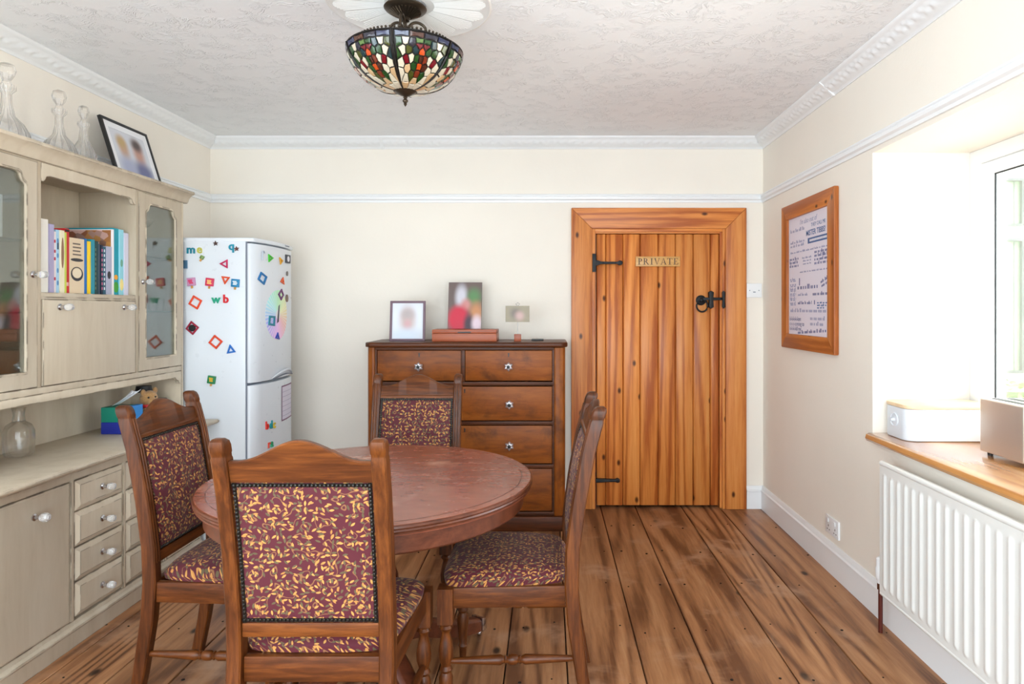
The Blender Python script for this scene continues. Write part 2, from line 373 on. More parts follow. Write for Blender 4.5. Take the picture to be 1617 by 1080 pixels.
# cornice: moulded profile swept along each wall, with a low relief of leaves on its slope
cprof = [(0,-.068),(.006,-.068),(.010,-.058),(.018,-.055)]+[(.018+.040*k/6, -.055+.036*k/6) for k in range(1,7)]+[(.064,-.016),(.070,-.012),(.078,-.004),(.078,0)]
def cornice(name, label, A, B, inward, kind='trim'):
    A, B = Vector(A), Vector(B); L = (B-A).length; d = (B-A)/L; inw = Vector(inward); n = max(2, int(L/.011)); mb = MB(); m = len(cprof)
    def fn(u, v):
        k = min(int(round(v*(m-1))), m-1); q, z = cprof[k]; s = u*L
        if 4 <= k <= 9:
            tt = (k-3.5)/6; ph = s/.055
            e = .009*math.sin(PI*tt)*(abs(math.sin(PI*ph+1.6*math.sin(PI*tt*1.3)))**.6) + .0025*math.sin(s*160+tt*7)*math.sin(PI*tt)
            q += e*.7; z -= e*.7
        s2 = min(max(s, q), L-q)
        p = A+d*s2+inw*q; return (p.x, p.y, ZC+z)
    mb.grid(n, m-1, fn); return tag(mb.build(name, M['white'], smooth=55), label, 'cornice', kind='structure')
cornice('trim_1', 'white moulded leaf-relief cornice along the end wall above the door', (XL,YB,0), (XR,YB,0), (0,-1,0))
cornice('trim_2', 'white moulded leaf-relief cornice along the wall above the dresser', (XL,YF,0), (XL,YB,0), (1,0,0))
cornice('trim_3', 'white moulded leaf-relief cornice along the window wall', (XR,YF,0), (XR,YB,0), (-1,0,0))
def corner_block(nm, lab, x, y, sx, sy, w=.022):
    mb = MB(); mb.prism([(0,-.070),(.012,-.070),(.024,-.058),(.066,-.020),(.080,-.008),(.080,-.0005),(0,-.0005)], 0, w, fn=lambda p,t: (x+(p[0]*sx if sx else t-w/2), y+(p[0]*sy if sy else t-w/2), ZC+p[1]))
    return tag(mb.build(nm, M['white'], bevel=.002), lab, 'cornice block', kind='structure')
corner_block('trim_4', 'small white scroll block on the end-wall cornice left of the lamp', -1.09, YB, 0, -1)
corner_block('trim_5', 'small white scroll block on the window-wall cornice near the corner', XR, 3.28, -1, 0)
rail = [(0,-.027),(.010,-.027),(.012,-.014),(.022,-.006),(.024,.006),(.020,.012),(.024,.016),(.024,.022),(.016,.027),(0,.027)]
def moulding(name, label, A, B, inward, prof, z0, cat, ea=0, eb=0):
    A, B = Vector(A), Vector(B); d = (B-A).normalized(); inw = Vector(inward); r = []
    for c, e, sg in ((A, ea, 1), (B, eb, -1)): r.append([tuple(c+d*(sg*e*q)+inw*q+Vector((0,0,z0+z))) for q, z in prof])
    return tag(MB().loft(r).build(name, M['white'], smooth=30), label, cat, kind='structure')
RZ = 2.037
moulding('trim_6', 'white picture rail along the end wall just above the door', (XL,YB,0), (XR,YB,0), (0,-1,0), rail, RZ, 'picture rail', 1, 1)
moulding('trim_7', 'white picture rail along the wall behind the dresser', (XL,YF,0), (XL,YB,0), (1,0,0), rail, RZ, 'picture rail', 0, 1)
moulding('trim_8', 'white picture rail running above the window recess', (XR,YF,0), (XR,YB,0), (-1,0,0), rail, RZ, 'picture rail', 0, 1)
skirt = [(0,0),(.018,0),(.018,.112),(.022,.116),(.022,.122),(.014,.128),(.010,.142),(.006,.150),(0,.150)]
moulding('baseboard_right', 'tall white skirting board along the window wall', (XR,YF,0), (XR,YB,0), (-1,0,0), skirt, 0, 'skirting', 0, 1)
moulding('baseboard_back', 'short white skirting board between the pine door and the corner', (1.300,YB,0), (XR,YB,0), (0,-1,0), skirt, 0, 'skirting', 0, 1)
moulding('baseboard_back_left', 'white skirting board behind the chest of drawers', (XL,YB,0), (.146,YB,0), (0,-1,0), skirt, 0, 'skirting', 1, 0)
moulding('baseboard_left', 'white skirting board along the wall behind dresser and fridge', (XL,YF,0), (XL,YB,0), (1,0,0), skirt, 0, 'skirting', 0, 1)

# ------------------------------------------------------------------ window recess
win = thing('window_1', 'bright white framed window in the deep recess above the radiator', 'window', (1.86, (WY0+WY1)/2, WZ0), kind='structure')
FX0, FX1 = 1.835, 1.90
MB().ring_prism([(WY0,WZ0+.03),(WY1,WZ0+.03),(WY1,WZ1),(WY0,WZ1)], [(WY0+.06,WZ0+.09),(WY1-.06,WZ0+.09),(WY1-.06,WZ1-.06),(WY0+.06,WZ1-.06)], FX0, FX1, 'yz').build('window_frame', M['upvc'], win, bevel=.004)
ym = 1.72
for a, b in ((WY0+.06, ym-.02), (ym+.02, WY1-.06)):
    a += .001; b -= .001
    sh = MB().ring_prism([(a,WZ0+.091),(b,WZ0+.091),(b,WZ1-.061),(a,WZ1-.061)], [(a+.05,WZ0+.14),(b-.05,WZ0+.14),(b-.05,WZ1-.11),(a+.05,WZ1-.11)], FX0+.012, FX1+.012, 'yz').build('sash', M['upvc'], win, bevel=.004)
    MB().ring_prism([(a+.0505,WZ0+.1405),(b-.0505,WZ0+.1405),(b-.0505,WZ1-.1105),(a+.0505,WZ1-.1105)], [(a+.056,WZ0+.146),(b-.056,WZ0+.146),(b-.056,WZ1-.116),(a+.056,WZ1-.116)], FX0+.0345, FX0+.0395, 'yz').build('gasket', M['black'], sh)
    MB().box(FX0+.04, FX0+.044, a+.0565, b-.0565, WZ0+.1465, WZ1-.1165).build('pane', M['pane'], sh)
MB().box(FX0+.004, FX1-.004, ym-.02, ym+.02, WZ0+.09, WZ1-.06).build('mullion', M['upvc'], win, bevel=.003)
MB().prism([(XR-.028,.738),(XR-.034,.750),(XR-.030,.766),(XR-.018,.772),(FX0+.01,.772),(FX0+.01,.743),(XR-.0005,.743),(XR-.0005,.738)], WY0-.0+.001, WY1-.001, 'xz').build('window_sill', wood('varnished_sill_pine', srgb(176,108,52), srgb(212,148,84), srgb(228,170,106), 'y', .9, 14, ring=50, rough=.2, knots=0, coat=1.0, bump=.02), win, bevel=.002)

# outside: added pale terrace, white wing of the house with a two-light window, low hedge
tag(MB().box(1.95, 16, -8, 18, -.4, -.2).build('ground', fl(214,208,196,.9)), 'pale paved terrace added outside the window to bounce daylight in', 'terrace', kind='structure')  # added pale surface, bounces daylight up to the ceiling
wing = thing('house_wing', 'sunlit white wing of the house seen through the window', 'building', (3.6, 5.2, -.2))
GX0, GX1 = 3.05, 3.56
y0, y1 = 5.0, 5.4
wl = MB(); zs = [(.83,1.84),(1.93,2.29)]
wl.box(2.3, GX0, y0, y1, -.2, 3.6).box(GX1, 6.5, y0, y1, -.2, 3.6).box(GX0, GX1, y0, y1, -.2, zs[0][0]).box(GX0, GX1, y0, y1, zs[0][1], zs[1][0]).box(GX0, GX1, y0, y1, zs[1][1], 3.6)
wl.build('wall', fl(240,240,236,.8), wing)
for a, b in zs:
    f = MB().ring_prism([(GX0,a),(GX1,a),(GX1,b),(GX0,b)], [(GX0+.02,a+.02),(GX1-.02,a+.02),(GX1-.02,b-.02),(GX0+.02,b-.02)], y0-.03, y0+.03).build('window_light', fl(96,104,100,.5), wing)
    MB().box(GX0+.02, GX1-.02, y0+.0, y0+.006, a+.02, b-.02).build('pane', fl(150,180,140,.15), f)  # reflected green is painted into the pane colour
    MB().box(GX1-.065, GX1-.055, y0-.004, y0-.001, a+.02, b-.02).build('glazing_strip', fl(96,104,100,.5), f)
hg = thing('hedge', 'low leafy green hedge below the white wing outside', 'hedge', (3.6, 4.6, -.2))
hb = MB()
for k in range(2600):
    x, y, z = random.uniform(2.4,5.2), random.uniform(4.35,4.85), random.uniform(.25,.80)
    a = random.uniform(0,6.28); e = random.uniform(-.6,.9); d = Vector((math.cos(a)*math.cos(e), math.sin(a)*math.cos(e), math.sin(e)))*.06; n = Vector((-math.sin(a),math.cos(a),.2))*.022
    p = Vector((x,y,z)); hb.add([p, p+d*.5+n, p+d, p+d*.5-n], [(0,1,2,3)])
o = hb.build('foliage', fl(128,168,84,.7), hg, smooth=0); o['kind'] = 'stuff'
MB().box(2.42, 5.15, 4.42, 4.78, -.2, .72).build('hedge_core', fl(70,100,50,.9), hg, bevel=.05)

# ------------------------------------------------------------------ pine door
door = thing('door_1', 'orange pine plank door with wide mitred surround and black iron fittings', 'door', ((DX0+DX1)/2, YB, 0), kind='structure')
AX0, AX1, AZ = .150, 1.296, 1.9725
ai = .150
yo = YB-.028
def arch(pts, name, mat):
    MB().prism(pts, yo, YB-.0005).build(name, mat, door, bevel=.005)
arch([(AX0,0),(AX0+ai-.014,0),(AX0+ai-.014,AZ-ai+.014),(AX0,AZ)], 'architrave', M['pine'])
arch([(AX1,0),(AX1,AZ),(AX1-ai+.014,AZ-ai+.014),(AX1-ai+.014,0)], 'architrave', M['pine'])
arch([(AX0,AZ),(AX0+ai-.014,AZ-ai+.014),(AX1-ai+.014,AZ-ai+.014),(AX1,AZ)], 'architrave', M['pine_x'])
# inner bead and jamb
for x0, x1 in ((AX0+ai-.0135, AX0+ai+.006), (AX1-ai-.006, AX1-ai+.0135)):
    MB().box(x0, x1, YB-.020, YB-.0008, 0, AZ-ai+.0135).build('jamb_bead', M['pine'], door, bevel=.003)
MB().box(AX0+ai+.0065, AX1-ai-.0065, YB-.020, YB-.0008, AZ-ai-.006, AZ-ai+.0135).build('jamb_bead', M['pine_x'], door, bevel=.003)
for x0, x1 in ((DX0+.0005, .3105), (1.1275, DX1-.0005)):
    MB().box(x0, x1, YB-.0005, YB+.20, 0, DZ-.0005).build('door_lining', M['pine'], door)
MB().box(.311, 1.127, YB-.0005, YB+.20, 1.8075, DZ-.0005).build('door_lining', M['pine_x'], door)
for x0, x1 in ((.311, .335), (1.10, 1.127)): MB().box(x0, x1, YB+.047, YB+.06, 0, 1.807).build('door_stop', M['chest_dark'], door)
pxs = [941.6,956.8,984,1011,1039.6,1067,1095,1122,1136.0]
px_ = [(p-VX)/240 for p in pxs]; 
for i in range(8):
    a, b = px_[i]+.0008, px_[i+1]-.0008
    if i == 0: a += .002
    MB().prism([(a,.045),(a,.014),(a+.006,.006),(b-.006,.006),(b,.014),(b,.045)], .018, 1.803, fn=lambda p,t: (p[0],YB+p[1],t)).build('plank', M['pine'], door, bevel=.0012, seg=1)
MB().box(DX0-.02, DX1+.02, YB+.2205, YB+.25, -.05, DZ+.02).build('gap_light_block', M['under'], door)  # added dark board, keeps sky light out of the door gaps
def hinge(z, L, big):
    mb = MB(); x0 = .300; y0 = YB-.014
    if big:
        mb.prism([(x0-.012,z-.06),(x0+.008,z-.06),(x0+.014,z-.045),(x0+.010,z-.02),(x0+.030,z-.014),(x0+.045,z-.008),(x0+L-.03,z-.007),(x0+L-.015,z-.016),(x0+L,z-.012),(x0+L+.006,z),(x0+L,z+.012),(x0+L-.015,z+.016),(x0+L-.03,z+.007),(x0+.045,z+.008),(x0+.030,z+.014),(x0+.010,z+.02),(x0+.014,z+.045),(x0+.008,z+.06),(x0-.012,z+.06)], y0-.012, y0+.0195)
    else:
        mb.prism([(x0+.01,z-.012),(x0+L-.03,z-.007),(x0+L-.015,z-.014),(x0+L,z-.008),(x0+L,z+.008),(x0+L-.015,z+.014),(x0+L-.03,z+.007),(x0+.01,z+.012)], y0-.012, y0+.0195)
    h = mb.build('hinge', M['iron'], door, bevel=.0015)
    for u in (.06,.10,.14): MB().sphere((x0+u, y0-.0125, z), (.004,.003,.004), 8, 5).build('screw', M['iron'], h)
hinge(1.613, .182, True); hinge(.186, .168, False)
lz = 1.368; lx = (1107-VX)/240; ly = YB+.006
la = thing_l = MB().lathe([(.034,0),(.034,-.004),(.026,-.010),(.016,-.012),(.012,-.024),(.006,-.028)], 18, (lx,ly-.0005,lz), axis='y').build('latch', M['iron'], door, bevel=0)
MB().tube([(lx+.036*math.sin(2*PI*k/24)*1.0+.004, ly-.020, lz-.036+.040*math.cos(2*PI*k/24)) for k in range(25)], .0055, 8).build('ring_handle', M['iron'], la)
MB().box(lx+.01, 1.142, ly-.028, ly-.018, lz+.000, lz+.018).build('latch_bar', M['iron'], la, bevel=.002)
MB().prism([(1.050,lz-.045),(1.066,lz-.055),(1.082,lz-.045),(1.078,lz),(1.082,lz+.052),(1.066,lz+.062),(1.050,lz+.052),(1.054,lz)], ly-.036, ly-.0005).build('keeper', M['iron'], la, bevel=.002)
MB().prism([(1.132,lz-.045),(1.143,lz-.055),(1.154,lz-.045),(1.150,lz),(1.154,lz+.052),(1.143,lz+.062),(1.132,lz+.052),(1.136,lz)], YB-.044, YB-.0285).build('catch', M['iron'], la, bevel=.002)
# PRIVATE sign, roman capitals cut from simple strokes
sx0, sx1, sz0, sz1 = .573, .866, 1.590, 1.656
sg = thing('door_sign', 'small wooden plaque reading PRIVATE on the pine door', 'sign', ((sx0+sx1)/2, YB, sz0))
MB().box(sx0, sx1, YB-.008, YB+.0055, sz0, sz1).build('plaque', wood('sign_oak', srgb(176,122,60), srgb(212,160,92), srgb(226,180,112), 'x', 2, 20), sg, bevel=.003)
def arc(cx, cz, rx, rz, n=9): return [(cx+rx*math.cos(t), cz+rz*math.sin(t)) for t in [PI/2-PI*k/(n-1) for k in range(n)]]
def roman(ch):
    B = lambda a,b,c,d: [(a,c),(b,c),(b,d),(a,d)]
    if ch == 'I': return [B(.2,.36,0,1), B(.06,.5,0,.05), B(.06,.5,.95,1)], .56
    if ch in 'PR':
        o_, i_ = arc(.32,.73,.36,.27), arc(.32,.73,.2,.215); q = []
        for k in range(8): q.append([o_[k],o_[k+1],i_[k+1],i_[k]])
        s = [B(.14,.30,0,1), B(0,.44,0,.05), B(0,.2,.95,1), B(.28,.33,.945,1), B(.28,.33,.46,.515)]+q
        if ch == 'R': s += [[(.36,.47),(.52,.5),(.92,.03),(.74,.03)], B(.68,.98,0,.05)]
        return s, (1.0 if ch == 'R' else .76)
    if ch == 'V': return [[(.08,1),(.26,1),(.52,0),(.46,0)], [(.80,1),(.88,1),(.52,0),(.46,0)], B(0,.36,.95,1), B(.68,.98,.95,1)], .94
    if ch == 'A': return [[(.46,1),(.54,1),(.92,0),(.74,0)], [(.46,1),(.50,1),(.20,0),(.12,0)], B(.27,.7,.33,.39), B(0,.32,0,.05), B(.64,1,0,.05)], .98
    if ch == 'T': return [B(.36,.52,0,1), B(.22,.66,0,.05), B(.02,.86,.93,1), [(.02,1),(.02,.76),(.06,.76),(.12,.95)], [(.86,1),(.86,.76),(.82,.76),(.76,.95)]], .92
    if ch == 'E': return [B(.14,.30,0,1), B(0,.72,0,.06), B(0,.70,.94,1), B(.28,.55,.48,.54), [(.74,0),(.78,.26),(.72,.26),(.62,.04)], [(.72,1),(.72,.78),(.67,.78),(.60,.97)], B(.53,.57,.4,.62)], .82
lt = MB(); lx_ = sx0+.014; hh = .042
for ch in 'PRIVATE':
    st, wd = roman(ch)
    for k, q in enumerate(st): lt.prism([(lx_+p[0]*hh*.98, sz0+.012+p[1]*hh) for p in q], YB-.0084-.00002*k, YB-.006)
    lx_ += wd*hh*.98+.0035
lt.build('lettering', fl(70,38,12), sg, smooth=0)
# switch box right of door
swb = thing('light_switch', 'white blank switch plate on the wall beside the pine door', 'switch', (1.347, YB, 1.39))
MB().box(1.298, 1.398, YB-.022, YB-.0005, 1.386, 1.478).build('back_box', M['white'], swb, bevel=.004)
for x in (1.318,1.378): MB().sphere((x, YB-.022, 1.432), (.0035,.002,.0035), 8, 5).build('screw', M['gap'], swb)
MB().box(1.340,1.356, YB-.0245, YB-.0221, 1.418, 1.424).build('fuse_slot', M['gap'], swb)

# ------------------------------------------------------------------ ceiling lamp
LX, LY = -.525, 2.44
rose = thing('ceiling_rose', 'white fan-patterned plaster rose on the ceiling around the stained glass lamp', 'ceiling rose', (LX+.015, LY, ZC-.012))
cx, cy = LX+.015, LY
MB().lathe([(.300,ZC-.0002),(.300,ZC-.006),(.294,ZC-.008),(.286,ZC-.004),(.06,ZC-.004),(.06,ZC-.0002)], 72, (cx,cy,0), ring=True).build('disc', M['rose'], rose)
for k in range(16):
    a0 = 2*PI*k/16; q = MB()
    for j in range(9):
        a = a0+(j-4)*.040; r0, r1 = .09, .255+.025*math.cos((j-4)*.36)
        d = Vector((math.cos(a), math.sin(a),0)); n = Vector((-d.y, d.x, 0)); c = Vector((cx,cy,0))
        w0, w1 = .0010, .0022
        q.add([c+d*r0-n*w0+Vector((0,0,ZC-.0036)), c+d*r0+n*w0+Vector((0,0,ZC-.0036)), c+d*r1+n*w1+Vector((0,0,ZC-.0036)), c+d*r1-n*w1+Vector((0,0,ZC-.0036)), c+d*r0+Vector((0,0,ZC-.0048)), c+d*r1+Vector((0,0,ZC-.0056))],
              [(0,1,4),(2,3,5),(1,2,5,4),(3,0,4,5)])
    q.build('fan', M['rose'], rose)
lamp = thing('ceiling_lamp', 'bronze semi-flush ceiling lamp with a stained glass bowl of green and red panes', 'ceiling lamp', (LX, LY, ZC-.012))
cn = MB().lathe([(.030,ZC-.0125),(.074,ZC-.0125),(.078,ZC-.018),(.072,ZC-.025),(.062,ZC-.028),(.056,ZC-.030),(.040,ZC-.040),(.018,ZC-.052),(.012,ZC-.060),(.015,ZC-.064),(.010,ZC-.068),(.004,ZC-.070)], 40, (LX,LY,0)).build('canopy', M['bronze'], lamp)
fl_ = MB()
for k in range(28):
    a = 2*PI*k/28; d = Vector((math.cos(a),math.sin(a),0)); b = Vector((LX,LY,0))
    fl_.tube([b+d*.057+Vector((0,0,ZC-.031)), b+d*.040+Vector((0,0,ZC-.041)), b+d*.019+Vector((0,0,ZC-.053))], [.0032,.0024,.001], 5)
fl_.build('fluting', M['bronze'], cn)
zr = 2.252
MB().lathe([(.006,ZC-.0705),(.006,zr+.0)], 10, (LX,LY,0)).build('stem', M['bronze'], lamp)
for k in range(3):
    a = 2*PI*k/3-PI/2; d = Vector((math.cos(a), math.sin(a), 0)); b = Vector((LX,LY,0)); pts = []
    for j in range(17):
        u = j/16; ang = PI*1.15*u
        pts.append(b+d*(.012+.036*(1-math.cos(ang)))+Vector((0,0,2.334+.036*math.sin(ang)-.056*max(0,u-.7)/.3)))
    MB().tube(pts, .0055, 8).build('scroll_arm', M['bronze'], lamp)
MB().lathe([(.168,zr+.000),(.184,zr+.005),(.180,zr+.013),(.174,zr+.019),(.168,zr+.021),(.166,zr+.019),(.166,zr+.002)], 60, (LX,LY,0), ring=True).build('crown', M['bronze'], lamp)
MB().lathe([(.010,zr+.002),(.166,zr+.002),(.166,zr+.006),(.010,zr+.006)], 48, (LX,LY,0), ring=True).build('top_plate', M['bronze'], lamp)
bd = MB()
for k in range(72):
    a = 2*PI*k/72; bd.sphere((LX+.174*math.cos(a), LY+.174*math.sin(a), zr+.023), .0046, 7, 5)
o = bd.build('bead_edge', M['bronze'], lamp); o['kind'] = 'stuff'
def bowl(v):          # v 0 rim .. 1 bottom -> radius, height
    a = v*1.42; return .207*(math.cos(a)**.92)*(1-.10*v*(1-v)*2)+.004, zr-.002-.144*math.sin(a)**1.0
NS = 6; RIB0 = -PI/2
prof = [bowl(k/24) for k in range(25)]
bw = MB().lathe([(r-.0026, z) for r, z in prof]+[(r-.008, z+.001) for r, z in reversed(prof)], 48, (LX,LY,0), ring=True).build('bowl', M['lead'], lamp)
def pane_mat(n, c, rough=.16):
    t = NT(n); nz = t.noise(t.obj(), 45, 4, .6, .8)
    t.bs(Base__Color=t.mix(nz, tuple(x*.62 for x in c[:3])+(1,), c), Roughness=rough, Subsurface__Weight=0); t.set(t.b.inputs['Coat Weight'], .4); return t.m
pc = {'cream':srgb(226,214,190),'tan':srgb(214,178,134),'green':srgb(36,76,34),'teal':srgb(26,56,62),'olive':srgb(72,78,30),'blue':srgb(44,50,84),'red':srgb(120,14,30),
      'orange':srgb(206,80,28),'brown':srgb(78,40,28),'lime':srgb(96,126,66),'rust':srgb(124,48,28),'slate':srgb(48,46,60)}
PM = {k: pane_mat('stained_glass_'+k, c) for k, c in pc.items()}
sites = [(-.86,.17,'green'),(-.62,.145,'cream'),(-.40,.17,'slate'),(-.14,.145,'lime'),(.14,.145,'green'),(.40,.17,'teal'),(.62,.145,'cream'),(.86,.17,'olive'),
 (0,.30,'orange'),(-.24,.28,'teal'),(.24,.28,'green'),(-.13,.215,'red'),(.13,.215,'red'),(-.5,.29,'olive'),(.5,.29,'green'),(-.74,.30,'cream'),(.74,.30,'cream'),(-.92,.36,'green'),(.92,.36,'teal'),
 (0,.42,'brown'),(-.16,.42,'green'),(.17,.42,'rust'),(-.40,.41,'cream'),(.40,.41,'cream'),(-.58,.44,'red'),(.58,.44,'red'),(-.80,.49,'cream'),(.80,.49,'cream'),
 (0,.53,'orange'),(-.24,.54,'green'),(.24,.54,'brown'),(-.52,.58,'tan'),(.52,.58,'cream'),(-.85,.66,'cream'),(.85,.66,'tan'),
 (0,.66,'rust'),(-.30,.68,'olive'),(.30,.68,'green'),(-.6,.76,'cream'),(.6,.76,'cream'),(0,.81,'tan'),(-.6,.92,'tan'),(.6,.92,'cream'),(0,.94,'cream')]
def clip(poly, p, q):            # keep the side nearer p
    mx, my = (p[0]+q[0])/2, (p[1]+q[1])/2; nx, ny = q[0]-p[0], q[1]-p[1]; out = []
    f = lambda a: (a[0]-mx)*nx+(a[1]-my)*ny
    for i in range(len(poly)):
        a, b = poly[i], poly[(i+1)%len(poly)]; fa, fb = f(a), f(b)
        if fa <= 0: out.append(a)
        if fa*fb < 0: t_ = fa/(fa-fb); out.append((a[0]+(b[0]-a[0])*t_, a[1]+(b[1]-a[1])*t_))
    return out
def to_bowl(su, sv, lift):
    v = sv/.2; r, z = bowl(v); th = su/.107*(PI/NS-.03)
    r2, z2 = bowl(v+.01); tv = Vector((r2-r, z2-z)).normalized(); n = Vector((-tv.y, tv.x)) if -tv.y > 0 else Vector((tv.y, -tv.x))
    rr, zz = r+n.x*lift, z+n.y*lift
    return (rr*math.sin(th), -rr*math.cos(th), zz)
def pane_mesh(poly):
    g = (sum(p[0] for p in poly)/len(poly), sum(p[1] for p in poly)/len(poly)); q = []
    for i in range(len(poly)):        # subdivide edges so the pane follows the bowl
        a, b = poly[i], poly[(i+1)%len(poly)]
        q += [a, ((a[0]+b[0])/2, (a[1]+b[1])/2)]
    def sh(p, e):
        d = Vector((p[0]-g[0], p[1]-g[1])); L = max(d.length, 1e-6); k = max(.3, (L-e)/L); return (g[0]+d.x*k, g[1]+d.y*k)
    n = len(q); o_ = [to_bowl(*sh(p,.0022), -.001) for p in q]; i_ = [to_bowl(*sh(p,.0036), .0014) for p in q]; c_ = to_bowl(*g, .002)
    mb = MB(); fs = [(i,(i+1)%n,n+(i+1)%n,n+i) for i in range(n)]+[(n+i,n+(i+1)%n,2*n) for i in range(n)]
    mb.add(o_+i_+[c_], fs); return mb.mesh('pane', smooth=50)
polys = []
for k in range(4): polys.append(([(-.107+.0535*k,.002),(-.107+.0535*(k+1),.002),(-.107+.0535*(k+1),.019),(-.107+.0535*k,.019)], ['blue','brown','slate','blue'][k]))
sm = [(u*.107, v*.2, c) for u, v, c in sites]
for i, (a, b, c) in enumerate(sm):
    poly = [(-.104,.020),(.104,.020),(.104,.2),(-.104,.2)]
    for j, (a2, b2, _) in enumerate(sm):
        if j != i: poly = clip(poly, (a,b), (a2,b2))
        if not poly: break
    if len(poly) > 2: polys.append((poly, c))
for poly, c in polys:
    me = pane_mesh(poly); me.materials.append(PM[c])
    for s in range(NS):
        o = link('pane', me, None, bw); o.location = (0, 0, -(ZC-.012)); o.rotation_euler = (0,0,2*PI*(s+.5)/NS)
for s in range(NS):
    th = RIB0+2*PI*s/NS
    MB().tube([(LX+(bowl(k/16)[0]+.001)*math.cos(th), LY+(bowl(k/16)[0]+.001)*math.sin(th), bowl(k/16)[1]) for k in range(17)], [.0045-.0015*k/16 for k in range(17)], 6).build('rib', M['lead'], bw)
MB().lathe([(.207,zr-.004),(.211,zr-.002),(.211,zr+.002),(.186,zr+.006),(.186,zr-.001)], 60, (LX,LY,0), ring=True).build('rim', M['lead'], lamp)
zb = bowl(1.0)[1]
MB().lathe([(.044,zb+.010),(.046,zb+.006),(.040,zb-.002),(.018,zb-.014),(.008,zb-.018),(.004,zb-.019)], 30, (LX,LY,0)).build('bottom_cap', M['bronze'], lamp)
MB().lathe([(.006,zb-.0185),(.008,zb-.022),(.005,zb-.026),(.010,zb-.032),(.010,zb-.036),(.005,zb-.042),(.006,zb-.046),(.002,zb-.053),(.0005,zb-.055)], 16, (LX,LY,0)).build('finial', M['bronze'], lamp)

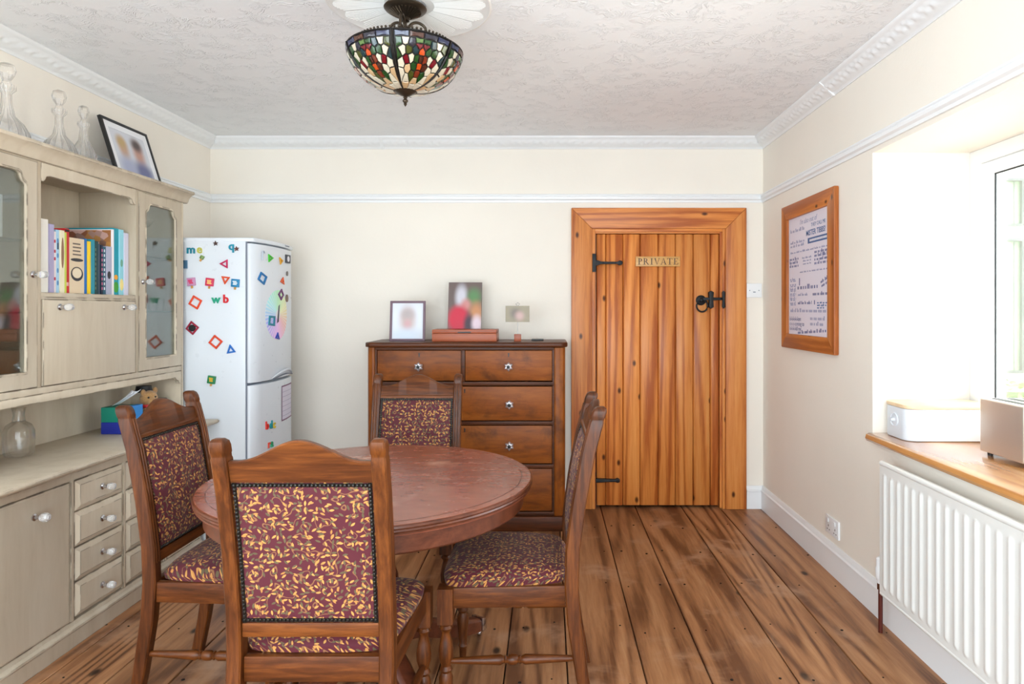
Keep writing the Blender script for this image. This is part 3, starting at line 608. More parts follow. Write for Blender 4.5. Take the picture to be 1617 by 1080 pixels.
# ------------------------------------------------------------------ dining chairs
PROF = [(-.262,0),(-.232,.15),(-.206,.32),(-.198,.44),(-.202,.55),(-.222,.70),(-.252,.86),(-.280,.965),(-.290,1.0)]
def yb(z):
    for (a, za), (b, zb_) in zip(PROF, PROF[1:]):
        if za <= z <= zb_: return a+(b-a)*(z-za)/(zb_-za)
    return PROF[-1][0]
def make_chair():
    root = thing('dining_chair', '', 'chair', (0,0,0), 'burgundy leaf-pattern dining chairs around the round table')
    for s in (-1, 1):
        r = []; zs_ = [0,.08,.15,.25,.32,.38,.44,.5,.55,.62,.70,.78,.86,.92,.952,.956,.964,.968,.985,.996,1.002]
        for z in zs_:
            wx = .0185 if z < .99 else (.0175 if z < 1.0 else .012); hy = .022 if z > .3 else .018+.004*z/.3
            if .955 < z < .965: wx -= .0012; hy -= .0012
            if z > .99: hy *= (.85 if z < 1.0 else .55)
            y = yb(min(z,1.0)); x = s*.190; ch = .004
            r.append([(x-wx+ch,y-hy,z),(x+wx-ch,y-hy,z),(x+wx,y-hy+ch,z),(x+wx,y+hy-ch,z),(x+wx-ch,y+hy,z),(x-wx+ch,y+hy,z),(x-wx,y+hy-ch,z),(x-wx,y-hy+ch,z)])
        p = MB().loft(r).build('back_post', M['chair_z'], root)
        g = MB()
        for dx in (-.006, .006):
            g.tube([(s*.190+dx, yb(z)+.0215, z) for z in [.50+.46*k/14 for k in range(15)]], .0028, 6)
        g.build('reeding', M['chair_z'], p)
    W = .1705
    def rp(p, t): return (p[0], yb(p[1])+t, p[1])
    n = 28; top = []
    for k in range(n+1):
        u = -1+2*k/n; e = max(0, 1-abs(u)/.88); sm_ = e*e*(3-2*e); top.append((W*u, .947+.052*sm_))
    pts = [(-W,.893),(0,.893),(W,.893)]+top[::-1]
    cr = MB()                   # crest rail: strips between bottom line and the arched top
    for t0 in (0,):
        rings = []
        for k in range(n+1):
            x, zt = top[k]; rings.append([rp((x,.893),-.012), rp((x,.893),.012), rp((x,zt-.004),.012), rp((x,zt),.008), rp((x,zt),-.008), rp((x,zt-.004),-.012)])
        cr.loft(rings)
    cro = cr.build('crest_rail', M['chair_x'], root)
    MB().loft([[rp((x,.8935),.0122),rp((x,.8935),.017),rp((x,.902),.017),rp((x,.905),.0122)] for x in (-W,W)]).build('crest_moulding', M['chair_x'], cro)
    MB().loft([[rp((x,.492),-.013),rp((x,.492),.013),rp((x,.528),.013),rp((x,.528),-.013)] for x in (-W,W)]).build('lower_rail', M['chair_x'], root, bevel=.003)
    # upholstered back
    z0, z1 = .5285, .8925; pan = MB()
    def front(u, v):
        e = (1-abs(2*u-1)**5)*(1-abs(2*v-1)**5); z = z0+(z1-z0)*v; tuft = 0
        for bxx, bzz in ((.0,.82),(-.30,.5),(.30,.5),(0,.22)):
            dd = ((2*u-1-bxx)*.17)**2+((2*v-1-(2*bzz-1))*.18)**2; tuft += .009*math.exp(-dd/.0006)
        return (-W+2*W*u, yb(z)+.008+.018*e-tuft, z)
    def back(u, v):
        e = (1-abs(2*u-1)**6)*(1-abs(2*v-1)**6); z = z0+(z1-z0)*v; return (W-2*W*u, yb(z)-.009-.005*e, z)
    nu = 26
    pan.grid(nu, nu, front); pan.grid(nu, nu, back)
    for fn_, A, B in ((0,0,0),):
        for j in range(nu):
            v0, v1 = j/nu, (j+1)/nu
            for u in (0, 1): pan.add([front(u,v0), front(u,v1), back(1-u,v1), back(1-u,v0)], [(0,1,2,3)])
            pan.add([front(v0,0), front(v1,0), back(1-v1,0), back(1-v0,0)], [(0,1,2,3)]); pan.add([front(v0,1), front(v1,1), back(1-v1,1), back(1-v0,1)], [(0,1,2,3)])
    po = pan.build('back_cushion', M['fab_back'], root, smooth=50)
    for bxx, bzz in ((.0,.82),(-.30,.5),(.30,.5),(0,.22)):
        p = front((bxx+1)/2, bzz); MB().sphere((p[0],p[1]+.001,p[2]), (.008,.004,.008), 10, 6).build('button', M['fab_back'], po)
    for nm, yy, sg_ in (('stud_trim', .0125, 1), ('stud_trim', -.0125, -1)):
        st = MB(); m = .007; ps = []
        a, b = int((2*W-2*m)/.0098), int((z1-z0-2*m)/.0098)
        for k in range(a+1):
            x = -W+m+(2*W-2*m)*k/a; ps += [(x, z0+m), (x, z1-m)]
        for k in range(1, b): z = z0+m+(z1-z0-2*m)*k/b; ps += [(-W+m, z), (W-m, z)]
        for x, z in ps: st.sphere((x, yb(z)+yy, z), (.0046,.0036,.0046), 6, 4)
        for x0_, x1_, za, zb_ in ((-W,W,z0+.002,z0+.011),(-W,W,z1-.011,z1-.002)):
            st.loft([[rp((x,za),yy-.003*sg_),rp((x,za),yy-.0005*sg_),rp((x,zb_),yy-.0005*sg_),rp((x,zb_),yy-.003*sg_)] for x in (x0_,x1_)])
        for x in (-W+.007, W-.007):
            st.loft([[(x-.0045,yb(z)+yy-.003*sg_,z),(x+.0045,yb(z)+yy-.003*sg_,z),(x+.0045,yb(z)+yy-.0005*sg_,z),(x-.0045,yb(z)+yy-.0005*sg_,z)] for z in (z0,.62,.7,.78,.86,z1)])
        o = st.build(nm, M['stud'], root); o['kind'] = 'stuff'
    # seat
    hw = lambda y: .190+.036*(y+.185)/.395
    seat = MB(); NU = 22
    def st_(u, v):
        x = 2*u-1; y = 2*v-1; k = 1-.10*(abs(x)*abs(y))**4
        yy = .0125+.2025*y*k; e = max(0,(1-abs(x)**4.5)*(1-abs(y)**4.5))
        z = .458+.034*e**.55+.008*(1-x*x)*(1-y*y)
        if y < -.55 and abs(x) > .78: pass
        return (x*hw(yy)*k, yy, z)
    def sb_(u, v):
        p = st_(1-u, v); return (p[0]*.985, .0125+(p[1]-.0125)*.985, .441)
    seat.grid(NU, NU, st_); seat.grid(NU, NU, sb_)
    for j in range(NU):
        a, b = j/NU, (j+1)/NU
        for u in (0,1): seat.add([st_(u,a), st_(u,b), sb_(1-u,b), sb_(1-u,a)], [(0,1,2,3)])
        for v in (0,1): seat.add([st_(a,v), st_(b,v), sb_(1-b,v), sb_(1-a,v)], [(0,1,2,3)])
    seat.build('seat', M['fab_seat'], root, smooth=60)
    # rails
    for s in (-1,1):
        a = (s*.190, -.178); b = (s*.206, .172); nx = .011
        MB().add([(a[0]-nx,a[1],.376),(a[0]+nx,a[1],.376),(b[0]+nx,b[1],.376),(b[0]-nx,b[1],.376),(a[0]-nx,a[1],.440),(a[0]+nx,a[1],.440),(b[0]+nx,b[1],.440),(b[0]-nx,b[1],.440)],
                 [(3,2,1,0),(4,5,6,7),(0,1,5,4),(1,2,6,5),(2,3,7,6),(3,0,4,7)]).build('seat_rail', M['chair_y'], root, bevel=.003)
        lx2, ly2 = s*.206, .196
        L = MB().box(lx2-.024, lx2+.024, ly2-.024, ly2+.024, .330, .4405)
        L.lathe([(.022,.3305),(.017,.322),(.022,.314),(.015,.304),(.013,.296),(.019,.272),(.0235,.245),(.023,.222),(.015,.195),(.021,.184),(.015,.174),(.022,.160),(.0215,.13),(.017,.09),(.014,.06),(.018,.05),(.014,.042),(.013,.02),(.011,0)], 20, (lx2,ly2,0))
        L.build('front_leg', M['chair_z'], root, bevel=0)
        r = .012
        MB().lathe_dir([(.008,0),(.010,.05),(.015,.36),(.016,.40),(.010,.43),(.014,.44),(.010,.455),(.0155,.47),(.0165,.5),(.0155,.53),(.010,.545),(.014,.56),(.010,.57),(.016,.60),(.015,.64),(.010,.95),(.008,1)], (s*.190, -.206, .208), (s*.206, .180, .208), 14).build('stretcher', M['chair_y'], root)
    MB().box(-.180, .180, .186, .208, .376, .440).build('seat_rail', M['chair_x'], root, bevel=.003)
    MB().box(-.170, .170, -.206, -.184, .376, .440).build('seat_rail', M['chair_x'], root, bevel=.003)
    return root
chair = make_chair()
spots = [((-.593, 1.87), 0, 'nearest burgundy dining chair, its studded back turned to the camera'),
         ((-.617, 2.87), PI, 'burgundy dining chair on the far side of the table, before the chest of drawers'),
         ((-.125, 2.29), PI/2, 'burgundy dining chair pulled in at the right of the table, seen side-on'),
         ((-1.068, 2.315), -PI/2-math.radians(1), 'burgundy dining chair on the left of the table, beside the putty dresser')]
for i, (p, a, lab) in enumerate(spots):
    o = chair if i == 0 else dup(chair)
    o.location = (*p, 0); o.rotation_euler = (0,0,a); o['label'] = lab

# ------------------------------------------------------------------ round table
TX, TY, TR = -.585, 2.212, .532
tb = thing('dining_table', 'round mahogany pedestal table with a worn reddish top among four chairs', 'table', (TX, TY, 0))
MB().lathe([(.001,.7505),(TR-.0065,.7505),(TR-.0055,.7498),(TR-.0055,.7222),(.001,.7222)], 128, (TX,TY,0)).build('table_top', M['table_top'], tb, smooth=30)
MB().lathe([(TR-.037,.7506),(TR-.037,.7508),(TR-.0345,.7508),(TR-.0345,.7506)], 128, (TX,TY,0), ring=True).build('inlay_ring', M['table'], tb)
MB().lathe([(TR-.0052,.7500),(TR-.001,.7475),(TR,.742),(TR-.003,.7375),(TR-.001,.733),(TR-.005,.728),(TR-.0052,.7235)], 128, (TX,TY,0), ring=True).build('edge_moulding', M['table'], tb, smooth=30)
MB().lathe([(TR-.034,.7215),(TR-.030,.7215),(TR-.030,.668),(TR-.036,.662),(TR-.054,.662),(TR-.056,.7215)], 128, (TX,TY,0), ring=True).build('apron', M['table'], tb)
MB().box(TX-.40,TX+.40,TY-.09,TY-.03,.672,.7212).box(TX-.40,TX+.40,TY+.03,TY+.09,.672,.7212).build('bearer', M['table'], tb, bevel=.004)
MB().lathe([(.11,.671),(.11,.65),(.07,.64),(.055,.60),(.075,.585),(.058,.57),(.05,.50),(.075,.42),(.082,.37),(.07,.32),(.085,.30),(.085,.285),(.072,.28),(.072,.14),(.06,.125),(.02,.11)], 40, (TX,TY,0)).build('pedestal', M['table'], tb)
rd = MB()
for k in range(18):
    a = 2*PI*k/18; d = Vector((math.cos(a),math.sin(a),0)); c = Vector((TX,TY,0))
    rd.tube([c+d*.052+Vector((0,0,.57)), c+d*.050+Vector((0,0,.50)), c+d*.076+Vector((0,0,.42)), c+d*.082+Vector((0,0,.37))], .008, 6)
rd.build('reeding', M['table'], tb)
for deg in (56, 126, 236, 310):
    a = math.radians(deg); d = Vector((math.cos(a),math.sin(a),0)); n = Vector((-d.y,d.x,0)); c = Vector((TX,TY,0))
    path = [(.060,.215,.034,.05),(.12,.212,.033,.046),(.20,.185,.031,.04),(.29,.138,.029,.034),(.38,.098,.028,.030),(.46,.072,.027,.028),(.52,.058,.027,.026),(.535,.055,.026,.024)]
    rings = []
    for r, z, hw_, hh_ in path:
        p = c+d*r+Vector((0,0,z)); rings.append([p-n*hw_-Vector((0,0,hh_)), p+n*hw_-Vector((0,0,hh_)), p+n*hw_+Vector((0,0,hh_*.6)), p+n*hw_*.6+Vector((0,0,hh_)), p-n*hw_*.6+Vector((0,0,hh_)), p-n*hw_+Vector((0,0,hh_*.6))])
    ft = MB().loft(rings).build('foot', M['table'], tb, bevel=.002)
    rings = []
    for r, z, hw_, hh_ in ((.536,.056,.029,.027),(.556,.052,.028,.025),(.570,.048,.022,.020)):
        p = c+d*r+Vector((0,0,z)); rings.append([p-n*hw_-Vector((0,0,hh_)), p+n*hw_-Vector((0,0,hh_)), p+n*hw_+Vector((0,0,hh_)), p-n*hw_+Vector((0,0,hh_))])
    MB().loft(rings).build('metal_toe_cap', M['chrome'], ft, bevel=.003)
    MB().lathe([(.013,-.008),(.016,-.004),(.016,.004),(.013,.008)], 16, tuple(c+d*.55+Vector((0,0,.016))), axis='x').build('castor', M['chrome'], ft)

# ------------------------------------------------------------------ chest of drawers
CX0, CX1, CY0, CY1 = -1.076, .100, 3.945, 4.345
ch = thing('chest_of_drawers', 'brown mahogany chest of drawers with glass star knobs against the end wall', 'chest of drawers', ((CX0+CX1)/2, (CY0+CY1)/2, 0))
MB().prism([(CX0-.012,CY1),(CX1+.012,CY1),(CX1+.012,CY0+.03),(CX1-.02,CY0-.03),(CX0+.02,CY0-.03),(CX0-.012,CY0+.03)], 0, .085, 'xy').build('plinth', M['chest_dark'], ch, bevel=.006)
cz1 = 1.083
body = MB().box(CX0, CX0+.02, CY0+.03, CY1, .0855, cz1).box(CX1-.02, CX1, CY0+.03, CY1, .0855, cz1).box(CX0+.02, CX1-.02, CY1-.015, CY1, .0855, cz1).box(CX0+.02,CX1-.02,CY0+.06,CY1-.015,.0855,.10)
body.build('carcass', M['chest_z'], ch)
MB().prism([(CX0-.014,CY1+.0),(CX1+.014,CY1+.0),(CX1+.014,CY0+.012),(CX1-.018,CY0-.028),(CX0+.018,CY0-.028),(CX0-.014,CY0+.012)], 1.0835, 1.113, 'xy').build('top', M['chest_dark'], ch, bevel=.010, seg=3)
DLX, DRX = P(595,0,3.94).x, P(872,0,3.94).x
for x0, x1, s in ((CX0, DLX-.012, -1), (DRX+.012, CX1, 1)):       # canted corner columns
    e = CX0 if s < 0 else CX1; i = x1 if s < 0 else x0
    MB().prism([(e, CY0+.0295),(e, CY0+.02),(e-s*.012, CY0-.004),(i+s*.012, CY0-.014),(i, CY0-.010),(i, CY0+.0295)], .0855, cz1, 'xy').build('corner_post', M['chest_z'], ch, bevel=.004)
zrow = [(.109,.364),(.391,.620),(.646,.852),(.882,1.066)]
rails_z = [.0858,.3775,.633,.867,1.0745]
for k, z in enumerate(rails_z):
    hgt = .011 if 0 < k < 4 else .008
    z0_ = .0858 if k == 0 else z-hgt; z1_ = .107 if k == 0 else (cz1 if k == 4 else z+hgt)
    MB().box(DLX-.0115, DRX+.0115, CY0-.002, CY0+.03, z0_, z1_).build('drawer_rail', M['chest_dark'], ch, bevel=.002)
xm = P(731,0,3.94).x
for s in (-1,1):
    e = DLX if s < 0 else DRX
    MB().box(e+s*.0015, e+s*.0115, CY0-.001, CY0+.03, .1072, 1.0660).build('stile', M['chest_dark'], ch)
MB().box(xm-.011, xm+.011, CY0-.004, CY0+.03, .8785, 1.0662).build('stile', M['chest_dark'], ch, bevel=.003)
def star_knob(x, z, y, par):
    pts = []
    for k in range(12):
        r = .029 if k % 2 == 0 else .0205; a = PI*k/6+PI/2; pts.append((r*math.cos(a), r*math.sin(a)))
    rings = []
    for sc, dy in ((.55,0),(.62,-.010),(1,-.016),(1,-.024),(.72,-.034),(.40,-.036)):
        rings.append([(x+p[0]*sc, y+dy, z+p[1]*sc) for p in pts])
    kb = MB().loft(rings).build('knob', M['crystal_knob'], par, bevel=0, smooth=0)
    MB().lathe([(.009,-.0362),(.010,-.040),(.004,-.042),(.001,-.042)], 12, (x,y,z), axis='y').build('knob_centre', M['black'], kb)
t = NT('silvery_glass'); t.bs(Base__Color=srgb(214,214,220), Roughness=.08, Metallic=.65); M['crystal_knob'] = t.m
for k, (a, b) in enumerate(zrow):
    segs = [(DLX+.001, xm-.0125), (xm+.0125, DRX-.001)] if k == 3 else [(DLX+.001, DRX-.001)]
    for x0, x1 in segs:
        dw = MB().box(x0, x1, CY0+.004, CY0+.028, a+.0025, b-.0025).build('drawer', M['chest_x'], ch, bevel=.003)
        ks = [(x0+x1)/2] if k == 3 else [P(659,0,3.94).x, P(804.5,0,3.94).x]
        zk = (a+b)/2-.005
        for kx in ks: star_knob(kx, zk, CY0+.0035, dw)
        kh = MB()
        for hx in ([(x0+x1)/2] if k == 3 else [(x0+x1)/2]):
            kh.box(hx-.003, hx+.003, CY0+.0015, CY0+.0038, b-.040, b-.022).lathe([(.005,-.0003),(.005,.0022)], 10, (hx, CY0+.0016, b-.022), axis='y')
        kh.build('keyhole', M['black'], dw)
# things on the chest
TZ = 1.1135
def photo_frame(name, label, x0, x1, z1, y, lean, fw, fmat, pmat, thick=.014, strut=True):
    r = thing(name, label, 'photo frame', ((x0+x1)/2, y, TZ)); w2_, h = (x1-x0)/2, z1
    sh = lambda p, t: ((x0+x1)/2+p[0], y+p[1]*lean+t, TZ+p[1])
    out = [(-w2_,0),(w2_,0),(w2_,h),(-w2_,h)]; inn = [(-w2_+fw,fw),(w2_-fw,fw),(w2_-fw,h-fw),(-w2_+fw,h-fw)]
    mb = MB(); n = 4; vs_ = [sh(p,-thick) for p in out]+[sh(p,-thick) for p in inn]+[sh(p,0) for p in out]+[sh(p,0) for p in inn]; fs = []
    for i in range(4):
        j = (i+1)%4; fs += [(i,j,4+j,4+i),(8+j,8+i,12+i,12+j),(j,i,8+i,8+j),(4+i,4+j,12+j,12+i)]
    mb.add(vs_, fs).build('frame', fmat, r, bevel=.0025)
    MB().prism(inn, -.007, -.002, fn=sh).build('print', pmat, r)
    if strut: MB().prism([(-.02,.0),(.02,.0),(.02,h*.7),(-.02,h*.7)], 0, .004, fn=lambda p,t: ((x0+x1)/2+p[0], y+.10*(1-p[1]/(h*.7))+p[1]*lean+.0008+t, TZ+p[1])).build('strut', M['black'], r)
    return r
FR1 = blurred('blurred_portrait_pale', srgb(222,226,234), [(0,.13,.045,.075,srgb(196,172,168),.7),(0,.165,.035,.03,srgb(178,164,164),.8),(.0,.10,.02,.03,srgb(206,160,164),.8),(.0,.03,.08,.045,srgb(206,216,230),.7)])
photo_frame('framed_portrait', 'portrait photo in a slim mauve-brown frame at the left of the chest top', -.978, -.760, .247, 4.10, .10, .014, fl(112,84,98), FR1)
bxm = wood('reddish_box_wood', srgb(120,50,20), srgb(164,76,36), srgb(184,96,50), 'x', 1.5, 16, rough=.35)
bo = thing('wooden_box', 'low reddish wooden box with a slot handle on the chest of drawers', 'box', (-.50, 4.08, TZ))
bx0, bx1 = P(682,0,4.0).x, P(784,0,4.0).x
MB().box(bx0, bx1, 4.00, 4.19, TZ+.0002, TZ+.050).build('base', bxm, bo, bevel=.003)
MB().box(bx0, bx1, 4.00, 4.19, TZ+.0508, TZ+.073).build('lid', bxm, bo, bevel=.003)
MB().prism([(-.548,TZ+.056),(-.545,TZ+.059),(-.47,TZ+.061),(-.464,TZ+.056),(-.47,TZ+.053),(-.545,TZ+.053)], 3.9985, 4.0005).build('slot_handle', M['black'], bo)
FR2 = blurred('blurred_photo_red', srgb(112,96,92), [(-.02,.2,.035,.07,srgb(206,204,214),.6),(.06,.20,.04,.05,srgb(96,140,92),.7),(.01,.15,.03,.035,srgb(204,140,136),.7),(.075,.10,.04,.06,srgb(200,140,96),.7),(-.035,.06,.065,.085,srgb(204,36,66),.35),(.03,.03,.03,.06,srgb(70,52,66),.6),(.08,.03,.03,.05,srgb(226,206,216),.6)])
cv = thing('photo_canvas', 'unframed colour photo of someone in red, leaning on the wall above the wooden box', 'photo', (-.53, 4.25, TZ+.0732))
cw = .105
MB().prism([(-cw,0),(cw,0),(cw,.292),(-cw,.292)], -.006, .006, fn=lambda p,t: (-.527+p[0], 4.168+p[1]*.20+t, TZ+.0735+p[1])).build('print', FR2, cv)
MB().prism([(-cw-.001,-.0005),(cw+.001,-.0005),(cw+.001,.293),(-cw-.001,.293)], .0062, .009, fn=lambda p,t: (-.527+p[0], 4.168+p[1]*.20+t, TZ+.0735+p[1])).build('backing', M['black'], cv)
hd = thing('photo_stand', 'tiny photo clipped on a wire above a wooden cube on the chest top', 'photo stand', (-.19, 4.05, TZ))
kx = P(817.5,0,4.05).x
MB().box(kx-.021, kx+.021, 4.03, 4.07, TZ+.0002, TZ+.044).build('cube_base', bxm, hd, bevel=.002)
MB().tube([(kx,4.05,TZ+.0445),(kx,4.05,TZ+.20),(kx,4.055,TZ+.215),(kx+.012,4.058,TZ+.228),(kx,4.055,TZ+.236),(kx-.012,4.052,TZ+.228),(kx-.004,4.050,TZ+.218)], .0016, 6).build('wire', M['chrome'], hd)
FR3 = blurred('blurred_photo_olive', srgb(138,122,88), [(-.01,.17,.03,.03,srgb(100,80,60),.8),(.015,.155,.025,.025,srgb(190,150,140),.8)])
MB().box(kx-.074, kx+.072, 4.044, 4.047, TZ+.118, TZ+.216).build('photo', FR3, hd)
ph = tag(MB().box(-.105,-.03,4.10,4.20,TZ+.0003,TZ+.010).build('mobile_phone', M['black'], bevel=.003), 'small black flat device lying at the right end of the chest top', 'phone')

# ------------------------------------------------------------------ dresser
DY0, DY1 = 2.150, 3.535
DF, UF = -1.840, -1.940                 # front planes of base and upper unit
BK = XL+.006
dr = thing('dresser', 'distressed putty-painted dresser with glazed doors along the left wall', 'dresser', (-2.03, (DY0+DY1)/2, 0))
pt, pin = M['dresser'], M['dresser_in']
MB().box(BK+.03, DF-.002, DY0+.01, DY0+.028, .10, .676).box(BK+.03, DF-.002, DY1-.028, DY1-.01, .10, .676).box(BK+.03, BK+.04, DY0+.03, DY1-.03, .10, .676).box(BK+.042, DF-.03, DY0+.03, DY1-.03, .10, .112).build('base_carcass', pt, dr)
MB().prism([(BK+.03,0),(DF+.004,0),(DF+.004,.062),(DF+.010,.066),(DF+.010,.074),(DF-.002,.084),(DF-.006,.0995),(BK+.03,.0995)], DY0+.002, DY1-.002).build('plinth', pt, dr, bevel=.002)
MB().prism([(BK+.001,.676),(DF+.004,.676),(DF+.012,.684),(DF+.034,.691),(DF+.046,.697),(DF+.070,.701),(DF+.078,.707),(DF+.080,.713),(DF+.076,.719),(DF+.068,.722),(BK+.001,.722)], DY0-.04, DY1+.022).build('counter', pt, dr, bevel=.002)
cols = [(2.190,2.560),(2.583,2.878),(2.895,3.188),(3.205,3.500)]
for y in (2.170,2.5715,2.8865,3.1965,3.5115):
    hw_ = .019 if y in (2.170,) else .0085
    MB().box(DF-.022, DF, y-hw_, y+hw_, .1005, .6755).build('stile', pt, dr, bevel=.0015)
MB().box(DF-.022, DF-.0005, 2.190, 3.502, .646, .6755).build('top_rail', pt, dr)
def glass_knob(x, y, z, par, r=.0165):
    k = MB().lathe([(.013,0),(.013,.004),(.008,.008),(.007,.020),(.010,.023)], 14, (x,y,z), axis='x').build('knob_collar', M['chrome'], par)
    pr = [(.010,.0235),(r*.85,.028),(r,.036),(r,.044),(r*.8,.052),(r*.4,.055),(.001,.0555)]
    MB().lathe(pr, 10, (x,y,z), axis='x').build('knob', M['knob_glass'], k, smooth=25)
t = NT('clear_glass_knob'); t.bs(Base__Color=(1,1,1,1), Roughness=.03, Transmission__Weight=.8, IOR=1.5); M['knob_glass'] = t.m
def raised(y0_, y1_, z0_, z1_, name, x, bev=.018, lift=.010):
    o_ = [(y0_,z0_),(y1_,z0_),(y1_,z1_),(y0_,z1_)]; i_ = [(y0_+bev,z0_+bev),(y1_-bev,z0_+bev),(y1_-bev,z1_-bev),(y0_+bev,z1_-bev)]
    vs_ = [(x-.016,p[0],p[1]) for p in o_]+[(x,p[0],p[1]) for p in o_]+[(x+lift,p[0],p[1]) for p in i_]
    fs = [(3,2,1,0),(8,9,10,11)]+[(i,(i+1)%4,4+(i+1)%4,4+i) for i in range(4)]+[(4+i,4+(i+1)%4,8+(i+1)%4,8+i) for i in range(4)]
    return MB().add(vs_, fs).build(name, pt, dr, bevel=.0012, seg=1, smooth=15)
for c, (a, b) in enumerate(cols):
    if c in (0, 3):
        d_ = raised(a+.003, b-.003, .104, .642, 'door', DF-.001, .008, .003)
        glass_knob(DF+.0025, (a+b)/2, .566, d_)
    else:
        for z0_, z1_ in ((.109,.247),(.249,.381),(.383,.520),(.522,.643)):
            d_ = raised(a+.002, b-.002, z0_, z1_-.002, 'drawer', DF-.004, .020, .011)
            glass_knob(DF+.0075, (a+b)/2, (z0_+z1_)/2, d_, .0145)
# upper unit
UZ0, UZ1 = 1.004, 1.874
sidep = lambda y0_, y1_: MB().box(BK+.002, UF, y0_, y1_, .7225, UZ1)
sidep(DY0+.008, DY0+.028).build('side_panel', pt, dr, bevel=.0015)
sidep(DY1-.020, DY1-.002).build('side_panel', pt, dr, bevel=.0015)
MB().box(BK+.002, BK+.010, DY0+.0285, DY1-.0205, .7225, UZ1).build('back_board', pin, dr)
for y in (2.534, 3.137): MB().box(BK+.011, UF-.0005, y-.009, y+.009, UZ0, UZ1).build('partition', pin, dr, bevel=.001)
MB().box(BK+.011, UF-.002, DY0+.0285, DY1-.0205, .985, UZ0-.0005).build('bottom_board', pin, dr)
MB().box(BK+.011, UF-.002, DY0+.0285, DY1-.0205, 1.858, UZ1).build('top_board', pin, dr)
MB().box(BK+.011, UF-.003, 2.5435, 3.1275, 1.356, 1.3745).build('shelf', pt, dr, bevel=.001)
MB().prism([(BK+.001,1.8745),(UF+.004,1.8745),(UF+.010,1.884),(UF+.014,1.898),(UF+.026,1.914),(UF+.044,1.922),(UF+.046,1.930),(UF+.042,1.936),(BK+.001,1.936)], DY0-.02, DY1+.03).build('top_cornice', pt, dr, bevel=.0015)
# apron below with scooped ends
ap = [(DY0+.0285,.9845),(DY0+.0285,.918),(DY0+.05,.920),(DY0+.055,.934),(DY0+.075,.940),(DY0+.085,.953)]
ap += [(DY1-.077,.953),(DY1-.067,.940),(DY1-.047,.934),(DY1-.042,.920),(DY1-.0205,.918),(DY1-.0205,.9845)]
MB().prism(ap, UF-.018, UF, 'yz').build('apron', pt, dr, bevel=.002)
MB().box(UF-.017, UF+.001, DY0+.029, DY1-.021, .9852, 1.0115).build('bottom_rail', pt, dr, bevel=.002)
# valance over open shelf
va = [(2.5435,1.8735),(2.5435,1.800),(2.556,1.800),(2.566,1.808),(2.572,1.822),(2.590,1.826),(3.081,1.826),(3.099,1.822),(3.105,1.808),(3.115,1.800),(3.1275,1.800),(3.1275,1.8735)]
MB().prism(va, UF-.018, UF-.0006, 'yz').build('valance', pt, dr, bevel=.002)
# drop front
df = MB().box(UF-.0195, UF+.0025, 2.552, 3.119, 1.0135, 1.3465).build('drop_front', pt, dr, bevel=.002)
MB().box(UF-.018, UF-.0006, 2.5435, 3.1275, 1.3475, 1.3558).build('shelf_lip', pt, dr)
for y in (2.635, 3.035): glass_knob(UF+.0027, y, 1.318, df, .0145)
# glazed doors
def glazed(y0_, y1_, kn):
    z0_, z1_ = 1.014, 1.868; s = .050; y0_ += .0015; y1_ -= .0015
    a, b, c, d_ = y0_+s, y1_-s, z0_+.055, z1_-.045; e = .042
    def cut(y, z, sy):        # shaped upper corner
        return [(y, z-e*1.15), (y+sy*.004, z-e*.95), (y+sy*.016, z-e*.80), (y+sy*.024, z-e*.45), (y+sy*.028, z-e*.15), (y+sy*.040, z)]
    inn = [(a,c)]+[(b,c)]+cut(b,d_,-1)+cut(a,d_,1)[::-1]
    out = [(y0_,z0_),(y1_,z0_)]+[(y1_,z1_-.09),(y1_,z1_-.06),(y1_,z1_-.03),(y1_,z1_-.001),(y1_-.001,z1_),(y1_-.04,z1_)]+[(y0_+.04,z1_),(y0_+.001,z1_),(y0_,z1_-.001),(y0_,z1_-.03),(y0_,z1_-.06),(y0_,z1_-.09)]
    fr = MB().ring_prism(out, inn, UF-.018, UF+.002, 'yz').build('glazed_door', pt, dr, bevel=.0015, seg=1)
    bead_i = [((p[0]-(a+b)/2)*.965+(a+b)/2, (p[1]-(c+d_)/2)*.984+(c+d_)/2) for p in inn]
    MB().ring_prism(inn, bead_i, UF-.010, UF+.0045, 'yz').build('glazing_bead', pt, fr)
    MB().prism([((p[0]-(a+b)/2)*.99+(a+b)/2, (p[1]-(c+d_)/2)*.995+(c+d_)/2) for p in inn], UF-.009, UF-.006, 'yz').build('pane', M['cab_pane'], fr)
    glass_knob(UF+.0022, kn, 1.440, fr, .0145)
glazed(DY0+.028, 2.524, 2.498); glazed(3.147, DY1-.020, 3.176)
for y0_, y1_ in ((DY0+.029, 2.5245), (3.1465, DY1-.021)):
    for z in (1.300, 1.570): MB().box(BK+.011, UF-.028, y0_, y1_, z-.006, z).build('glass_shelf', M['shelf_glass'], dr)

